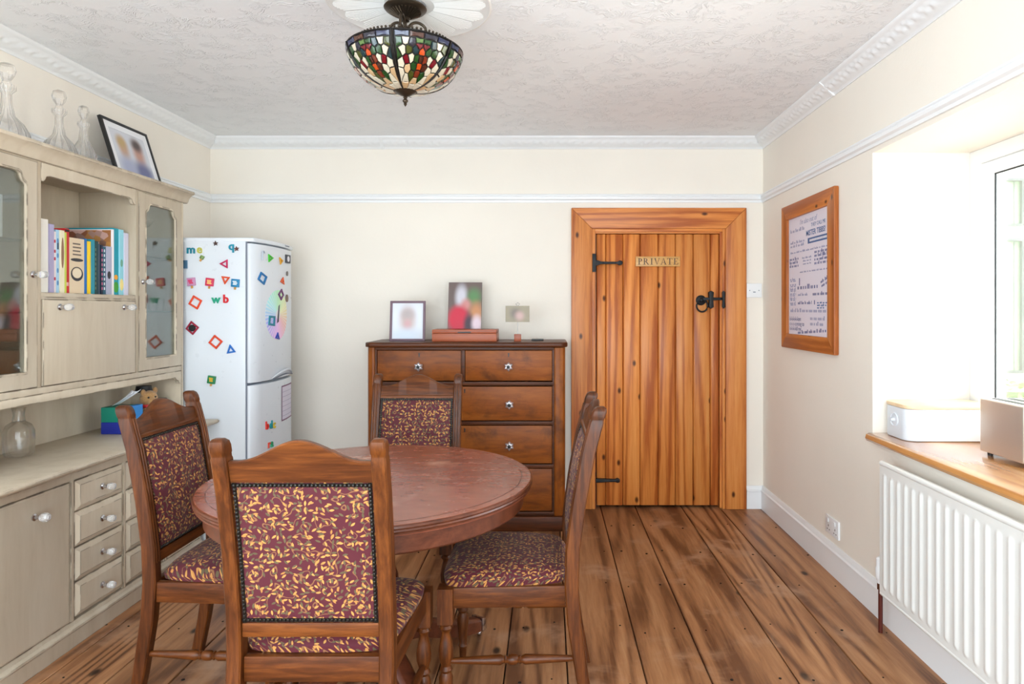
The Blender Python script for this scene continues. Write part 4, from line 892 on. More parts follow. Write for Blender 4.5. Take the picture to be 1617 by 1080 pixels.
# books on the open shelf
SHZ = 1.3750
books = [(2.560,2.579,.262,.17,(214,206,196),'tall book with a dark red and cream spine at the shelf end'),(2.580,2.622,.288,.18,(240,236,226),'tall white-spined book beside the partition'),
 (2.623,2.648,.272,.17,(172,164,196),'lavender-spined book next to the tall white one'),(2.649,2.664,.245,.16,(236,222,220),'narrow white book with small red marks on its spine'),
 (2.665,2.681,.254,.16,(170,208,230),'light blue floral-spined book'),(2.682,2.705,.254,.165,(238,228,196),'cream book with a long brown oval on its spine'),
 (2.706,2.719,.248,.16,(196,206,84),'thin yellow-green book left of the red one'),(2.720,2.744,.266,.17,(206,34,40),'bright red book left of the beige cookbook'),
 (2.747,2.836,.232,.165,(226,204,172),'thick beige book with a pan drawing on its spine'),(2.837,2.849,.236,.16,(30,110,186),'thin blue book right of the beige one'),
 (2.850,2.865,.226,.165,(246,206,40),'yellow-spined book among teal ones'),(2.866,2.889,.236,.165,(24,140,160),'turquoise book right of the yellow one'),
 (2.890,2.900,.230,.155,(32,60,56),'thin book with a dark patterned spine'),(2.901,2.921,.232,.165,(10,64,70),'dark green plain-spined book'),
 (2.922,2.933,.222,.16,(74,86,104),'slim slate grey book'),(2.934,2.946,.218,.165,(26,40,60),'navy book with pink marks down its spine'),
 (2.947,2.967,.212,.165,(20,84,108),'deep teal book with white dots on its spine'),(2.968,3.006,.216,.16,(176,178,200),'pale grey book with a black oval on its spine'),
 (3.007,3.022,.296,.215,(244,238,240),'tall white-spined cookbook with a food photo cover'),(3.023,3.060,.304,.22,(10,156,176),'tall teal book with green and orange shapes'),
 (3.061,3.090,.302,.215,(150,214,228),'tall pale aqua book next to the teal one'),(3.091,3.122,.290,.205,(216,214,232),'tall pale lilac book against the right partition')]
FX = -1.968
food = NT('food_cover'); vo = food.n('TexVoronoi', Vector=food.obj(), Scale=38.0)
food.bs(Base__Color=food.mix(.75, srgb(190,120,110), food.ramp(food.n('SeparateColor', Color=vo.outputs['Color']).outputs[0], (0,srgb(110,30,24)), (.35,srgb(200,150,60)), (.6,srgb(70,60,30)), (.85,srgb(224,190,180)))), Roughness=.35)
for i, (a, b, h, dp, col, lab) in enumerate(books):
    x0_ = FX-random.uniform(0,.012); bk = thing('book', lab, 'book', (x0_-dp/2, (a+b)/2, SHZ), 'books on the open dresser shelf')
    cm = fl(*col); tq = .0016
    MB().box(x0_-dp, x0_, a, a+tq, SHZ, SHZ+h).box(x0_-dp, x0_, b-tq, b, SHZ, SHZ+h).box(x0_-tq, x0_, a+tq, b-tq, SHZ, SHZ+h).build('cover', cm, bk, bevel=.0008, seg=1)
    MB().box(x0_-dp+.004, x0_-tq-.0003, a+tq+.0002, b-tq-.0002, SHZ+.003, SHZ+h-.004).build('pages', M['paper'], bk)
    xs, c, wd = x0_+.0003, (a+b)/2, (b-a)
    def spot(mat, z0_, z1_, f0=.2, f1=.8, ell=False):
        if ell: pts = [(c+wd*(f1-f0)/2*math.cos(2*PI*k/16), (z0_+z1_)/2+(z1_-z0_)/2*math.sin(2*PI*k/16)) for k in range(16)]
        else: pts = [(a+wd*f0,z0_),(a+wd*f1,z0_),(a+wd*f1,z1_),(a+wd*f0,z1_)]
        MB().prism([(p[0],SHZ+p[1]) for p in pts], xs-.0001, xs+.0003+.0001*random.random(), 'yz').build('spine_print', mat, bk, smooth=0)
    if i == 0: spot(fl(110,20,40), .16, .235, .1, .9)
    if i == 3:
        for z in (.05,.13,.16,.2): spot(fl(190,40,60), z, z+.012)
    if i == 4:
        for z in (.03,.08,.14,.2): spot(fl(90,140,190), z, z+.02, .2, .8, True)
        spot(fl(30,60,90), .175, .21, .3, .8)
    if i == 5: spot(fl(150,112,84), .10, .225, .18, .82, True)
    if i == 7: spot(fl(30,20,20), .252, .262, 0, .9); spot(fl(236,180,180), .03, .045)
    if i == 8:
        for k, z in enumerate((.205,.190,.175,.160)): spot(fl(110,96,84), z, z+.006, .22, .72+.06*(k%2))
        out = [(c+.036*math.cos(2*PI*k/20), SHZ+.082+.030*math.sin(2*PI*k/20)) for k in range(20)]; inn = [(c+.029*math.cos(2*PI*k/20), SHZ+.086+.022*math.sin(2*PI*k/20)) for k in range(20)]
        MB().ring_prism(out, inn, xs-.0001, xs+.0005, 'yz').build('spine_print', fl(48,48,52), bk)
        spot(fl(48,48,52), .134, .148, .08, .92, True); spot(fl(236,220,190), .066, .104, .2, .8, True)
    if i in (12,15,16):
        for k in range(9): spot([fl(120,130,90), None, None, fl(230,120,160), fl(210,220,224)][i-12], .02+.021*k, .032+.021*k, .3, .7)
    if i == 17: spot(fl(34,34,40), .07, .105, .1, .7, True)
    if i == 18: MB().box(x0_-dp+.002, x0_-.004, a-.0006, a-.0001, SHZ+.12, SHZ+h-.004).build('cover_photo', food.m, bk)
    if i == 19: spot(fl(60,160,50), .01, .06, 0, .95, True); spot(fl(246,166,40), .068, .092, .1, .8, True)
    if i == 20: spot(fl(246,226,150), .02, .075, .0, .9, True); spot(fl(110,170,150), .13, .165, .2, .8, True)

# ------------------------------------------------------------------ things on and in the dresser
DT = 1.9365
def decanter(label, x, y, z, h, r, kind):
    d_ = thing('decanter', label, 'decanter', (x,y,z), 'glass decanters on top of the dresser')
    b = h*.72
    if kind == 'ship': pr = [(.001,.004),(r*.95,.004),(r,.014),(r*.96,.04),(r*.72,.075),(r*.36,.105),(r*.24,b*.68),(r*.22,b*.86),(r*.40,b*.93),(r*.40,b)]
    else: pr = [(.001,.004),(r*.9,.004),(r,.02),(r*.92,.05),(r*.62,.09),(r*.36,b*.6),(r*.28,b*.85),(r*.44,b*.95),(r*.44,b)]
    fu = .045
    MB().lathe(pr+[(max(q-.004,.0005), zz) for q, zz in pr[::-1][:-1]]+[(.0005,.012)], 32, (x,y,z), flute=fu, nf=16).build('bottle', M['crystal'], d_)
    s0 = b+.001; k = h-b
    MB().lathe([(r*.16,s0-.02),(r*.20,s0),(r*.22,s0+.004),(r*.18,s0+k*.2),(r*.34,s0+k*.42),(r*.42,s0+k*.65),(r*.34,s0+k*.9),(r*.12,s0+k*.99),(.0005,s0+k)], 12, (x,y,z)).build('stopper', M['crystal'], d_, smooth=20)
decanter('wide-based cut glass decanter at the far left of the dresser top', -2.05, 2.515, DT, .305, .074, 'ship')
decanter('tall flared glass decanter with a faceted ball stopper, middle of three', -2.06, 2.800, DT, .296, .066, 'ship')
decanter('smallest slender glass decanter, beside the black picture frame', -2.045, 2.925, DT, .268, .052, 'slim')
pf = thing('framed_photo', 'large black framed photo of two people leaning on top of the dresser', 'photo frame', (-2.10, 3.37, DT))
def lf(p, t):      # p along the frame, height; leaning to the wall
    n = Vector((.957,0,.29)); return (-2.062-.30*p[1]+n.x*t, 3.185+p[0], DT+.0005+.957*p[1]+.003+n.z*t)
def lring(mb, o_, i_, t0, t1):
    vs_ = [lf(p,t0) for p in o_]+[lf(p,t0) for p in i_]+[lf(p,t1) for p in o_]+[lf(p,t1) for p in i_]; fs = []
    for i in range(4):
        j = (i+1)%4; fs += [(i,j,4+j,4+i),(8+j,8+i,12+i,12+j),(j,i,8+i,8+j),(4+i,4+j,12+j,12+i)]
    return mb.add(vs_, fs)
R = lambda e: [(e,e),(.372-e,e),(.372-e,.315-e),(e,.315-e)]
lring(MB(), R(0), R(.013), -.008, .008).build('frame', M['black'], pf, bevel=.001)
lring(MB(), R(.0135), R(.045), -.004, .003).build('mount', M['paper'], pf)
t = NT('blurred_photo_two'); g_ = t.n('SeparateXYZ', Vector=t.obj()); col = srgb(214,216,224)
for yy, zz, ry, rz_, c, so_ in ((-.06,.17,.035,.05,srgb(196,160,136),.7),(-.065,.205,.035,.03,srgb(190,160,110),.7),(.06,.17,.04,.06,srgb(196,150,134),.7),(.06,.215,.04,.03,srgb(80,66,66),.7),(.06,.075,.08,.05,srgb(104,108,150),.6),(-.06,.08,.06,.05,srgb(170,176,204),.7)):
    a = t.math('DIVIDE', t.math('SUBTRACT', g_.outputs[1], yy), ry); b = t.math('DIVIDE', t.math('SUBTRACT', g_.outputs[2], zz), rz_)
    d_ = t.math('SQRT', t.math('ADD', t.math('MULTIPLY', a, a), t.math('MULTIPLY', b, b))); col = t.mix(t.math('SUBTRACT', 1, t.smooth(d_, 1-so_, 1+so_)), col, c)
t.bs(Base__Color=col, Roughness=.35)
MB().prism(R(.0455), -.004, .001, fn=lf).build('photo_print', t.m, pf)
MB().prism([(.17,.02),(.20,.02),(.20,.2),(.17,.2)], -.012, -.0085, fn=lf).build('strut', M['black'], pf)
CT = .7225
ca = thing('glass_carafe', 'clear patterned glass carafe on the dresser counter', 'carafe', (-2.115, 2.655, CT))
pr = [(.001,.004),(.046,.004),(.050,.012),(.053,.07),(.052,.10),(.042,.125),(.022,.14),(.019,.165),(.022,.19),(.025,.193)]
MB().lathe(pr+[(max(q-.0035,.0005), zz+.002) for q, zz in pr[::-1]], 30, (-2.115,2.655,CT), flute=.02, nf=10).build('bottle', M['crystal'], ca)
tbx = thing('tissue_box', 'green and blue tissue box with a white tissue pulled up', 'tissue box', (-2.035, 3.175, CT))
gx0, gx1, gy0, gy1 = -2.10, -1.975, 3.12, 3.235
MB().box(gx0, gx1, gy0, gy1, CT+.0003, CT+.055).build('lower_box', fl(28,44,150), tbx, bevel=.002)
MB().box(gx0, gx1, gy0, gy1, CT+.0555, CT+.125).build('upper_box', fl(16,134,112), tbx, bevel=.002)
MB().box(gx1-.028, gx1+.0008, gy0-.0008, gy1+.0008, CT+.056, CT+.1255).build('side_print', fl(30,130,206), tbx)
tis = MB().grid(14, 10, lambda u, v: (-2.07+.11*v*.9+.012*math.sin(7*u+2*v)*v, 3.15+.05*u-.012*v*math.cos(5*u), CT+.1262+.075*v-.02*v*abs(u-.5)+.008*math.sin(9*u)*v))
o = tis.build('tissue', M['paper'], tbx, smooth=80); md = o.modifiers.new('thickness', 'SOLIDIFY'); md.thickness = .0008
# teddy bear
bx_, by_ = -2.015, 3.345
td = thing('teddy_bear', 'small honey-brown teddy bear in a black hat behind the tissue box', 'soft toy', (bx_, by_, CT))
fur = NT('honey_fur'); nz = fur.noise(fur.obj(), 160, 4); fur.bs(Base__Color=fur.mix(nz, srgb(150,102,56), srgb(206,164,108)), Roughness=.9, Sheen__Weight=.4); fur.bump(nz, .5, .004)
bd = MB()
bd.sphere((bx_,by_,CT+.055), (.042,.046,.054), 16, 12).sphere((bx_+.006,by_-.004,CT+.140), (.040,.044,.040), 16, 12).sphere((bx_+.036,by_-.026,CT+.128), (.022,.022,.018), 12, 8)
bd.sphere((bx_+.004,by_-.046,CT+.172), (.010,.018,.018), 10, 8).sphere((bx_+.012,by_+.040,CT+.174), (.010,.018,.018), 10, 8)
for s in (-1,1):
    bd.tube([(bx_+.01,by_+s*.03,CT+.085),(bx_+.035,by_+s*.055,CT+.06),(bx_+.06,by_+s*.05,CT+.045)], [.017,.016,.015], 10)
    bd.tube([(bx_+.02,by_+s*.025,CT+.022),(bx_+.06,by_+s*.035,CT+.022),(bx_+.085,by_+s*.038,CT+.03)], [.021,.021,.020], 10)
body_ = bd.build('body', fur.m, td, smooth=80); rm = body_.modifiers.new('skin', 'REMESH'); rm.mode = 'VOXEL'; rm.voxel_size = .0035; rm.use_smooth_shade = True
sm2 = body_.modifiers.new('soften', 'SMOOTH'); sm2.iterations = 4
MB().sphere((bx_+.054,by_-.041,CT+.131), (.006,.008,.006), 10, 6).build('nose', M['black'], td)
for dx, dy in ((.030,-.044),(.044,-.010)): MB().sphere((bx_+dx,by_+dy,CT+.148), .005, 8, 6).build('eye', M['black'], td)
MB().lathe([(.038,.0),(.041,.006),(.037,.012),(.034,.030),(.001,.034)], 24, (bx_-.026,by_+.008,CT+.170)).build('hat', M['black'], td)
MB().lathe([(.047,.0),(.049,.03),(.046,.06),(.030,.084),(.028,.084),(.04,.06),(.044,.03),(.043,0)], 22, (bx_,by_,CT+.012), ring=True).build('jacket', fl(96,40,150), td)
MB().lathe([(.030,.0),(.038,.006),(.036,.016),(.028,.018)], 20, (bx_+.004,by_-.002,CT+.094), ring=True).build('scarf', fl(206,40,48), td)
tag(MB().prism([(3.428,CT),(3.495,CT),(3.505,CT+.10),(3.475,CT+.128),(3.440,CT+.112),(3.422,CT+.07)], -2.06, -1.99, 'yz').build('cloth_pouch', M['black'], bevel=.012, seg=3), 'small black cloth pouch right of the teddy bear', 'pouch')
# inside the glazed doors
def stem_glass(label, x, y, z, r, bowl_h, h, group, inv=False):
    g = thing('stem_glass', label, 'glass', (x,y,z), group)
    pr = [(.030,0),(.030,.002),(.006,.006),(.0035,.012),(.0035,h-bowl_h),(.010,h-bowl_h+.006),(r*.7,h-bowl_h*.65),(r,h-bowl_h*.25),(r*.96,h),(r*.93,h),(r*.95,h-bowl_h*.25),(r*.6,h-bowl_h*.6),(.004,h-bowl_h+.012)]
    MB().lathe(pr, 20, (x,y,z)).build('bowl_and_stem', M['tumbler'], g); return g
stem_glass('wide cocktail glass on the upper shelf of the right glazed cabinet', -2.06, 3.37, 1.5703, .052, .06, .20, None)
stem_glass('tall flute glass at the left of the upper shelf, right cabinet', -2.08, 3.22, 1.5703, .032, .15, .24, None)
for k in range(7):
    x, y = -2.06+.055*(k%2), 3.275+.032*k
    g = thing('shot_glass', ('first','second','third','fourth','fifth','sixth','seventh')[k]+' small clear tumbler counting from the wooden pot, right cabinet', 'glass', (x,y,1.3003), 'tumblers in the right glazed cabinet')
    MB().lathe([(.0005,.004),(.014,.004),(.0145,0),(.019,.062),(.0175,.062),(.013,.008),(.0005,.008)], 16, (x,y,1.3003)).build('tumbler', M['tumbler'], g)
tag(MB().lathe([(.001,0),(.022,0),(.024,.03),(.023,.066),(.019,.066),(.018,.01),(.001,.01)], 20, (-2.03,3.215,1.3003)).build('wooden_pot', M['pine_fr']), 'small turned wooden pot left of the tumblers', 'pot')
flor = NT('floral_china'); vo = flor.n('TexVoronoi', Vector=flor.obj(), Scale=60.0)
flor.bs(Base__Color=flor.mix(flor.math('LESS_THAN', vo.outputs[0], .36), srgb(238,236,232), flor.mix(flor.n('SeparateColor', Color=vo.outputs['Color']).outputs[0], srgb(170,120,130), srgb(120,130,110))), Roughness=.3)
def cat(label, x, y, s):
    c = thing('china_cat', label, 'ornament', (x,y,1.0045), 'floral china cats in the right cabinet')
    mb = MB().sphere((x,y,1.0045+.05*s), (.032*s,.036*s,.05*s), 14, 10).sphere((x+.01*s,y,1.0045+.115*s), (.025*s,.028*s,.026*s), 14, 9).sphere((x+.03*s,y,1.0045+.014*s), (.03*s,.03*s,.0139*s), 12, 7)
    for q in (-1,1): mb.lathe([(.010*s,0),(.0005,.026*s)], 8, (x+.008*s,y+q*.016*s,1.0045+.132*s))
    o = mb.build('body', flor.m, c, smooth=80)
cat('larger floral china cat at the left inside the right glazed cabinet', -2.065, 3.215, 1.15)
cat('smaller floral china cat at the right inside the right glazed cabinet', -2.055, 3.315, .95)
# left cabinet
cdx = UF-.024
gc = thing('greeting_card', 'white greeting card behind the left glazed door', 'card', (cdx, 2.34, 1.5705))
MB().box(cdx-.0015, cdx, 2.26, 2.392, 1.5705, 1.722).build('front_leaf', M['paper'], gc)
MB().box(cdx-.030, cdx-.0285, 2.26, 2.392, 1.5705, 1.722).build('rear_leaf', M['paper'], gc)
MB().box(cdx-.028, cdx-.002, 2.26, 2.2615, 1.5705, 1.722).build('spine_fold', M['paper'], gc)
q = MB()
for k, z in enumerate((1.655,1.640,1.622)): q.box(cdx+.0001, cdx+.0004, 2.345, 2.378-.006*k, z, z+.004)
q.build('handwriting', fl(110,110,120), gc)
bl = MB().lathe([(.001,0),(.03,0),(.034,.008),(.060,.035),(.078,.062),(.074,.062),(.056,.037),(.001,.014)], 28, (-2.07,2.40,1.3005)).build('china_bowl', fl(222,170,174)); tag(bl, 'pink china bowl on the lower shelf behind the left glazed door', 'bowl')
tag(MB().box(-2.19,-2.085,2.30,2.50,1.226,1.262).box(-2.185,-2.09,2.31,2.49,1.0045,1.2255).build('keepsake_box', fl(196,170,168), bevel=.003), 'tall pinkish keepsake box standing in the left glazed cabinet', 'box')
mgp = thing('enamel_mug', 'white enamel mug with a coloured rim low in the left glazed cabinet', 'mug', (-2.015, 2.36, 1.0045))
hmz = 1.0045
MB().lathe([(.0005,.003),(.032,.003),(.034,0),(.038,.062),(.040,.066),(.036,.066),(.033,.006),(.0005,.006)], 26, (-2.015,2.36,hmz)).build('cup', M['fridge'], mgp)
MB().lathe([(.0385,.055),(.0390,.055),(.0395,.062),(.0388,.062)], 26, (-2.015,2.36,hmz), ring=True).build('rim_band', fl(60,140,140), mgp)
MB().tube([(-2.012,2.397,hmz+.052),(-2.012,2.415,hmz+.054),(-2.012,2.425,hmz+.038),(-2.012,2.415,hmz+.02),(-2.012,2.395,hmz+.014)], .004, 8).build('handle', M['fridge'], mgp)

# ------------------------------------------------------------------ fridge freezer
FY0, FY1, FZ = 3.572, 4.128, 1.694
fr = thing('fridge_freezer', 'tall white fridge freezer covered in magnets in the far left corner', 'fridge', (-1.9, 3.85, 0))
MB().box(-2.195, -1.628, FY0, FY1, .015, FZ-.012).build('cabinet', M['fridge'], fr, bevel=.006)
def dsurf(y):
    u = (y-3.85)/.278; return -1.590+.035*(1-u*u)
def dout(inset=0):
    pts = [(-1.619,FY0+.001),(-1.606,FY0+.001)]+[(dsurf(y)-(.012 if k in (0,16) else 0), y) for k, y in [(k, FY0+.006+(FY1-FY0-.012)*k/16) for k in range(17)]]+[(-1.606,FY1-.001),(-1.619,FY1-.001)]
    return pts
MB().prism(dout(), .912, 1.664, 'xy').build('upper_door', M['fridge'], fr, bevel=.004)
ld = MB().prism(dout(), .050, .898, 'xy').build('lower_door', M['fridge'], fr, bevel=.004)
MB().prism([(-2.196,FY0-.001),(-1.60,FY0-.001)]+[(dsurf(FY0+.006+(FY1-FY0-.012)*k/10)+.003, FY0+.006+(FY1-FY0-.012)*k/10) for k in range(11)]+[(-1.60,FY1+.001),(-2.196,FY1+.001)], 1.672, FZ, 'xy').build('top_panel', M['fridge'], fr, bevel=.006)
MB().box(-1.6278, -1.6192, FY0+.004, FY1-.004, .05, 1.671).build('door_seal', M['gap'], fr)
MB().box(-1.69,-1.64,FY0+.03,FY1-.03,.0,.0145).box(-2.15,-2.1,FY0+.03,FY1-.03,.0,.0145).build('foot', M['black'], fr)
hp = []
for k in range(15):
    y = 3.74+.36*k/14; e = math.sin(PI*k/14); hp.append((dsurf(y)+.002+.012*e, y, .918+.036*e))
MB().tube(hp, [.003+.006*math.sin(PI*k/14) for k in range(15)], 8).build('handle', fl(206,210,218), fr)
hp = [(dsurf(3.76+.33*k/14)+.0035, 3.76+.33*k/14, .9135+.014*math.sin(PI*k/14)) for k in range(15)]
MB().tube(hp, .004, 6).build('handle_recess', M['gap'], fr)
MB().box(dsurf(3.9)+.002, dsurf(3.9)+.0036, 3.93, 3.985, 1.680, 1.686).build('maker_mark', M['gap'], fr)
# magnets on the side (plane y = FY0) and on the doors
def side(px, py): p = P(px, py, FY0); return p.x, p.z
def frame_poly(pts, k):          # inner outline scaled about the centroid
    cx_ = sum(p[0] for p in pts)/len(pts); cz_ = sum(p[1] for p in pts)/len(pts)
    return [(cx_+(p[0]-cx_)*k, cz_+(p[1]-cz_)*k) for p in pts]
def side_tile(label, pxpts, col, k=.62, cat='magnet'):
    pts = [side(*p) for p in pxpts]; c = frame_poly(pts, 0)[0]
    return tag(MB().ring_prism(pts, frame_poly(pts,k), FY0-.0075, FY0-.0004).build('tile_magnet', fl(*col), bevel=.0012, seg=1), label, cat, 'magnets on the fridge')
side_tile('crimson triangular tile magnet pointing left, upper fridge side', [(347,416.5),(360,409.5),(360,424)], (196,20,84), .5)
side_tile('orange triangular tile magnet pointing down, fridge side', [(350,436),(364,437.5),(355.5,449.5)], (222,74,24), .45)
side_tile('blue triangular tile magnet low on the fridge side', [(363.5,543.5),(373,556),(358.5,558.5)], (20,104,190), .45)
side_tile('orange tilted square tile magnet below the ice-lolly magnets', [(306,466),(320,474.5),(312.5,489),(298,480)], (222,66,24), .66)
side_tile('orange square tile magnet standing on its corner, mid fridge side', [(339.5,528.5),(352.5,539),(342,551.5),(329.5,541)], (220,66,28), .66)
rsq = side_tile('dark red square tile magnet with a black disc in it', [(302.5,506.5),(315,517),(305,529),(293.5,519)], (150,18,50), .68)
x_, z_ = side(304, 518); MB().lathe([(.016,FY0-.009),(.018,FY0-.006),(.018,FY0-.0004)], 20, (x_,0,z_), axis='y').build('disc', M['black'], rsq)
def lolly(label, px, py, col, s=.0215, rot=0.0, mark=(240,200,120)):
    x, z = side(px, py); m_ = thing('lolly_magnet', label, 'magnet', (x, FY0-.0004, z), 'magnets on the fridge')
    m_.rotation_euler = (0, rot, 0)
    mm = MB().prism([(-s,-s),(s,-s),(s,s),(-s,s)], -.011, 0).mesh('block', .002); link('block', mm, fl(*col), m_)
    mm = MB().prism([(-.005,-s-.014),(.005,-s-.014),(.005,-s-.0003),(-.005,-s-.0003)], -.007, -.002).mesh('stick', .001); link('stick', mm, fl(206,150,70), m_)
    q = MB(); rnd = random.Random(int(px))
    for k in range(3): q.box(-s*.65+rnd.uniform(0,.006), s*.65-rnd.uniform(0,.006), -.0117, -.0111, s*(.38-.36*k)-.003, s*(.38-.36*k)+.003)
    link('printed_motif', q.mesh('printed_motif'), fl(*mark), m_)
lolly('lilac ice-lolly magnet with a pink motif at the dresser edge', 303, 445, (196,140,176), rot=-.1, mark=(214,30,84))
lolly('pink-red ice-lolly magnet in the middle of the row', 332, 445.5, (212,42,84), rot=.12)
lolly('blue ice-lolly magnet at the right of the row', 372.5, 447, (20,126,176), rot=.08, mark=(230,236,240))
lolly('green ice-lolly magnet low on the fridge side', 335, 599.5, (26,124,74), .021, .15, (232,180,40))
lolly('tiny green square magnet under the letter e', 320, 406.5, (116,144,84), .010, .5, (150,180,110))
x_, z_ = side(293.5, 417.5)
bm_ = tag(MB().box(x_-.014, x_+.010, FY0-.006, FY0-.0004, z_-.022, z_+.022).build('printed_magnet', fl(70,110,140), bevel=.001), 'blue-grey rectangular magnet half hidden by the dresser edge', 'magnet', 'magnets on the fridge')
def star(label, px, py, col, r):
    x, z = side(px, py); pts = []
    for k in range(10): q = r if k % 2 == 0 else r*.42; a = PI*k/5+.4; pts.append((x+q*math.cos(a), z+q*math.sin(a)))
    tag(MB().prism(pts, FY0-.007, FY0-.0004).build('star_magnet', fl(*col), bevel=.001), label, 'magnet', 'magnets on the fridge')
star('small dark brown star-shaped magnet near the top of the fridge side', 341, 384.5, (70,44,36), .015)
star('small reddish brown star-shaped magnet under the letter q', 374, 393, (96,46,36), .015)
def letter(ch, label, px, py, col, size, front=None):
    mb = MB()
    if front is None:
        x, z = side(px, py); fn = lambda v: (x+v.x, FY0-.0035-v.z, z+v.y)
    else:
        y = front; x = dsurf(y); z = py; fn = lambda v: (dsurf(y+v.x)+.0035+v.z, y+v.x, z+v.y)
    add_text(mb, ch, size, fn, .003, offset=.0015)
    tag(mb.build('letter_magnet', fl(*col), smooth=30), label, 'magnet', 'magnets on the fridge')
letter('m', 'teal letter m magnet at the top left of the fridge side', 302, 394.5, (16,126,146), .062)
letter('e', 'yellow-green letter e magnet beside the teal m', 315.5, 394, (196,190,84), .062)
letter('q', 'turquoise letter q magnet at the top right of the fridge side', 366, 389, (20,140,166), .062)
letter('w', 'green letter w magnet in the middle of the fridge side', 341.5, 473, (24,160,124), .062)
letter('b', 'red letter b magnet right of the green w', 357, 472.5, (214,20,34), .062)
def fy(px, X=1.562): return X*F/(VX-px)
def fz(py, y): return H0-(py-VY)*y/F
letter('b', 'red letter b magnet low on the freezer door', 0, fz(672,3.70), (220,50,40), .062, 3.695)
letter('d', 'teal letter d magnet low on the freezer door', 0, fz(671,3.74), (24,150,160), .062, 3.735)
letter('c', 'yellow letter c magnet low on the freezer door', 0, fz(670,3.78), (226,196,60), .062, 3.772)
letter('a', 'green letter a magnet at the bottom of the freezer door', 0, fz(701,3.73), (40,160,110), .062, 3.745)
letter('r', 'red letter r magnet at the bottom of the freezer door', 0, fz(702,3.71), (216,70,50), .062, 3.715)
def door_tile(label, pts, col, k=.6, name='tile_magnet'):      # pts in photo pixels on the door
    q = [(fy(px), fz(py, fy(px))) for px, py in pts]; inn = frame_poly(q, k); n = len(q)
    D = lambda p, t: (dsurf(p[0])+t, p[0], p[1])
    vs_ = [D(p,.0006) for p in q]+[D(p,.0006) for p in inn]+[D(p,.007) for p in q]+[D(p,.007) for p in inn]; fs = []
    for i in range(n):
        j = (i+1)%n; fs += [(i,j,n+j,n+i),(2*n+j,2*n+i,3*n+i,3*n+j),(j,i,2*n+i,2*n+j),(n+i,n+j,3*n+j,3*n+i)]
    tag(MB().add(vs_, fs).build(name, fl(*col), bevel=.001, seg=1), label, 'magnet', 'magnets on the fridge')
door_tile('green triangular tile magnet near the top of the fridge door', [(423.5,401),(430,407.5),(424,414)], (60,190,40), .4)
door_tile('amber triangular tile magnet beside the small printed magnet', [(438.5,406),(444.5,411.5),(440,418)], (226,160,20), .4)
door_tile('orange triangular tile magnet right of the blue diamond', [(444.5,437.5),(446.5,449.5),(440,445)], (232,90,24), .4)
door_tile('royal blue triangular tile magnet at the foot of the colour wheel', [(436,524.5),(438.5,536),(432.5,534)], (24,60,160), .35)
door_tile('blue diamond tile magnet on the fridge door', [(415,429),(422,437),(418.5,450),(411.5,441)], (20,110,170), .62)
door_tile('purple square tile magnet at the top of the colour wheel', [(442,456),(445.5,466),(441,474.5),(436.5,464.5)], (110,50,110), .6)
door_tile('teal square tile magnet at the left of the colour wheel', [(424.5,498.5),(432,499),(431.5,515),(423.5,513)], (24,126,146), .6)
def door_disc(name, label, px, py, r, mat, lift=.004, cat='magnet', grp='magnets on the fridge'):
    y = fy(px); z = fz(py, y); mb = MB(); n = 36; nr = 5; vs_ = []; fs = []
    for L in (lift, .0004):
        for j in range(nr+1):
            for i in range(n):
                a = 2*PI*i/n; q = r*max(j/nr, .001); yy = y+q*math.cos(a); vs_.append((dsurf(yy)+L, yy, z+q*math.sin(a)))
    K = (nr+1)*n
    for s in (0, K):
        for j in range(nr):
            for i in range(n): fs.append((s+j*n+i, s+j*n+(i+1)%n, s+(j+1)*n+(i+1)%n, s+(j+1)*n+i))
    for i in range(n): fs.append((nr*n+i, nr*n+(i+1)%n, K+nr*n+(i+1)%n, K+nr*n+i))
    o = mb.add(vs_, fs).build(name, mat); tag(o, label, cat, grp); return o, y, z
door_disc('round_magnet', 'small grey round magnet at the right edge of the fridge door', 452.5, 432, .014, fl(116,110,106), .006)
door_disc('round_magnet', 'brown speckled round magnet beside the colour wheel', 452, 471, .022, fl(130,104,88), .006)
wy, wz = fy(437), fz(497, fy(437))
t = NT('colour_wheel_print'); g_ = t.n('SeparateXYZ', Vector=t.obj())
yy = t.math('SUBTRACT', g_.outputs[1], wy); zz = t.math('SUBTRACT', g_.outputs[2], wz)
ang = t.math('DIVIDE', t.math('ARCTAN2', zz, yy), 6.2832); rad = t.math('SQRT', t.math('ADD', t.math('MULTIPLY', yy, yy), t.math('MULTIPLY', zz, zz)))
hue = t.n('CombineColor', _mode='HSV', i0=t.math('FRACT', t.math('ADD', ang, 1.1)), i1=t.math('MULTIPLY_ADD', t.math('SINE', t.math('MULTIPLY', ang, 250.0)), .18, .38), i2=.92)
col = t.mix(t.math('LESS_THAN', rad, .028), hue.outputs[0], srgb(240,238,236)); t.bs(Base__Color=col, Roughness=.5)
wh, _, _ = door_disc('colour_wheel', 'round pastel colour wheel chart stuck on the fridge door', 437, 497, .142, t.m, .0012, 'chart', None)
wh.location = (0,0,0)
MB().add([(dsurf(y)+.002, y, z) for y, z in ((wy-.018,wz-.05),(wy+.008,wz-.04),(wy+.022,wz+.06),(wy+.004,wz+.05))], [(0,1,2,3)]).build('pointer', fl(44,36,60), wh)
y0_, y1_ = fy(442.5), fy(464)
pl = thing('planner_sheet', 'white ruled planner sheet with a plum border on the freezer door', 'paper', (dsurf((y0_+y1_)/2), (y0_+y1_)/2, .65))
z0_, z1_ = .655, .862
y1_ = min(y1_, 4.10)
def psheet(a, b, c, d_, lift, nm, mat, n=8):
    MB().grid(n, 1, lambda u, v: (dsurf(a+(b-a)*u)+lift, a+(b-a)*u, c+(d_-c)*v)).build(nm, mat, pl)
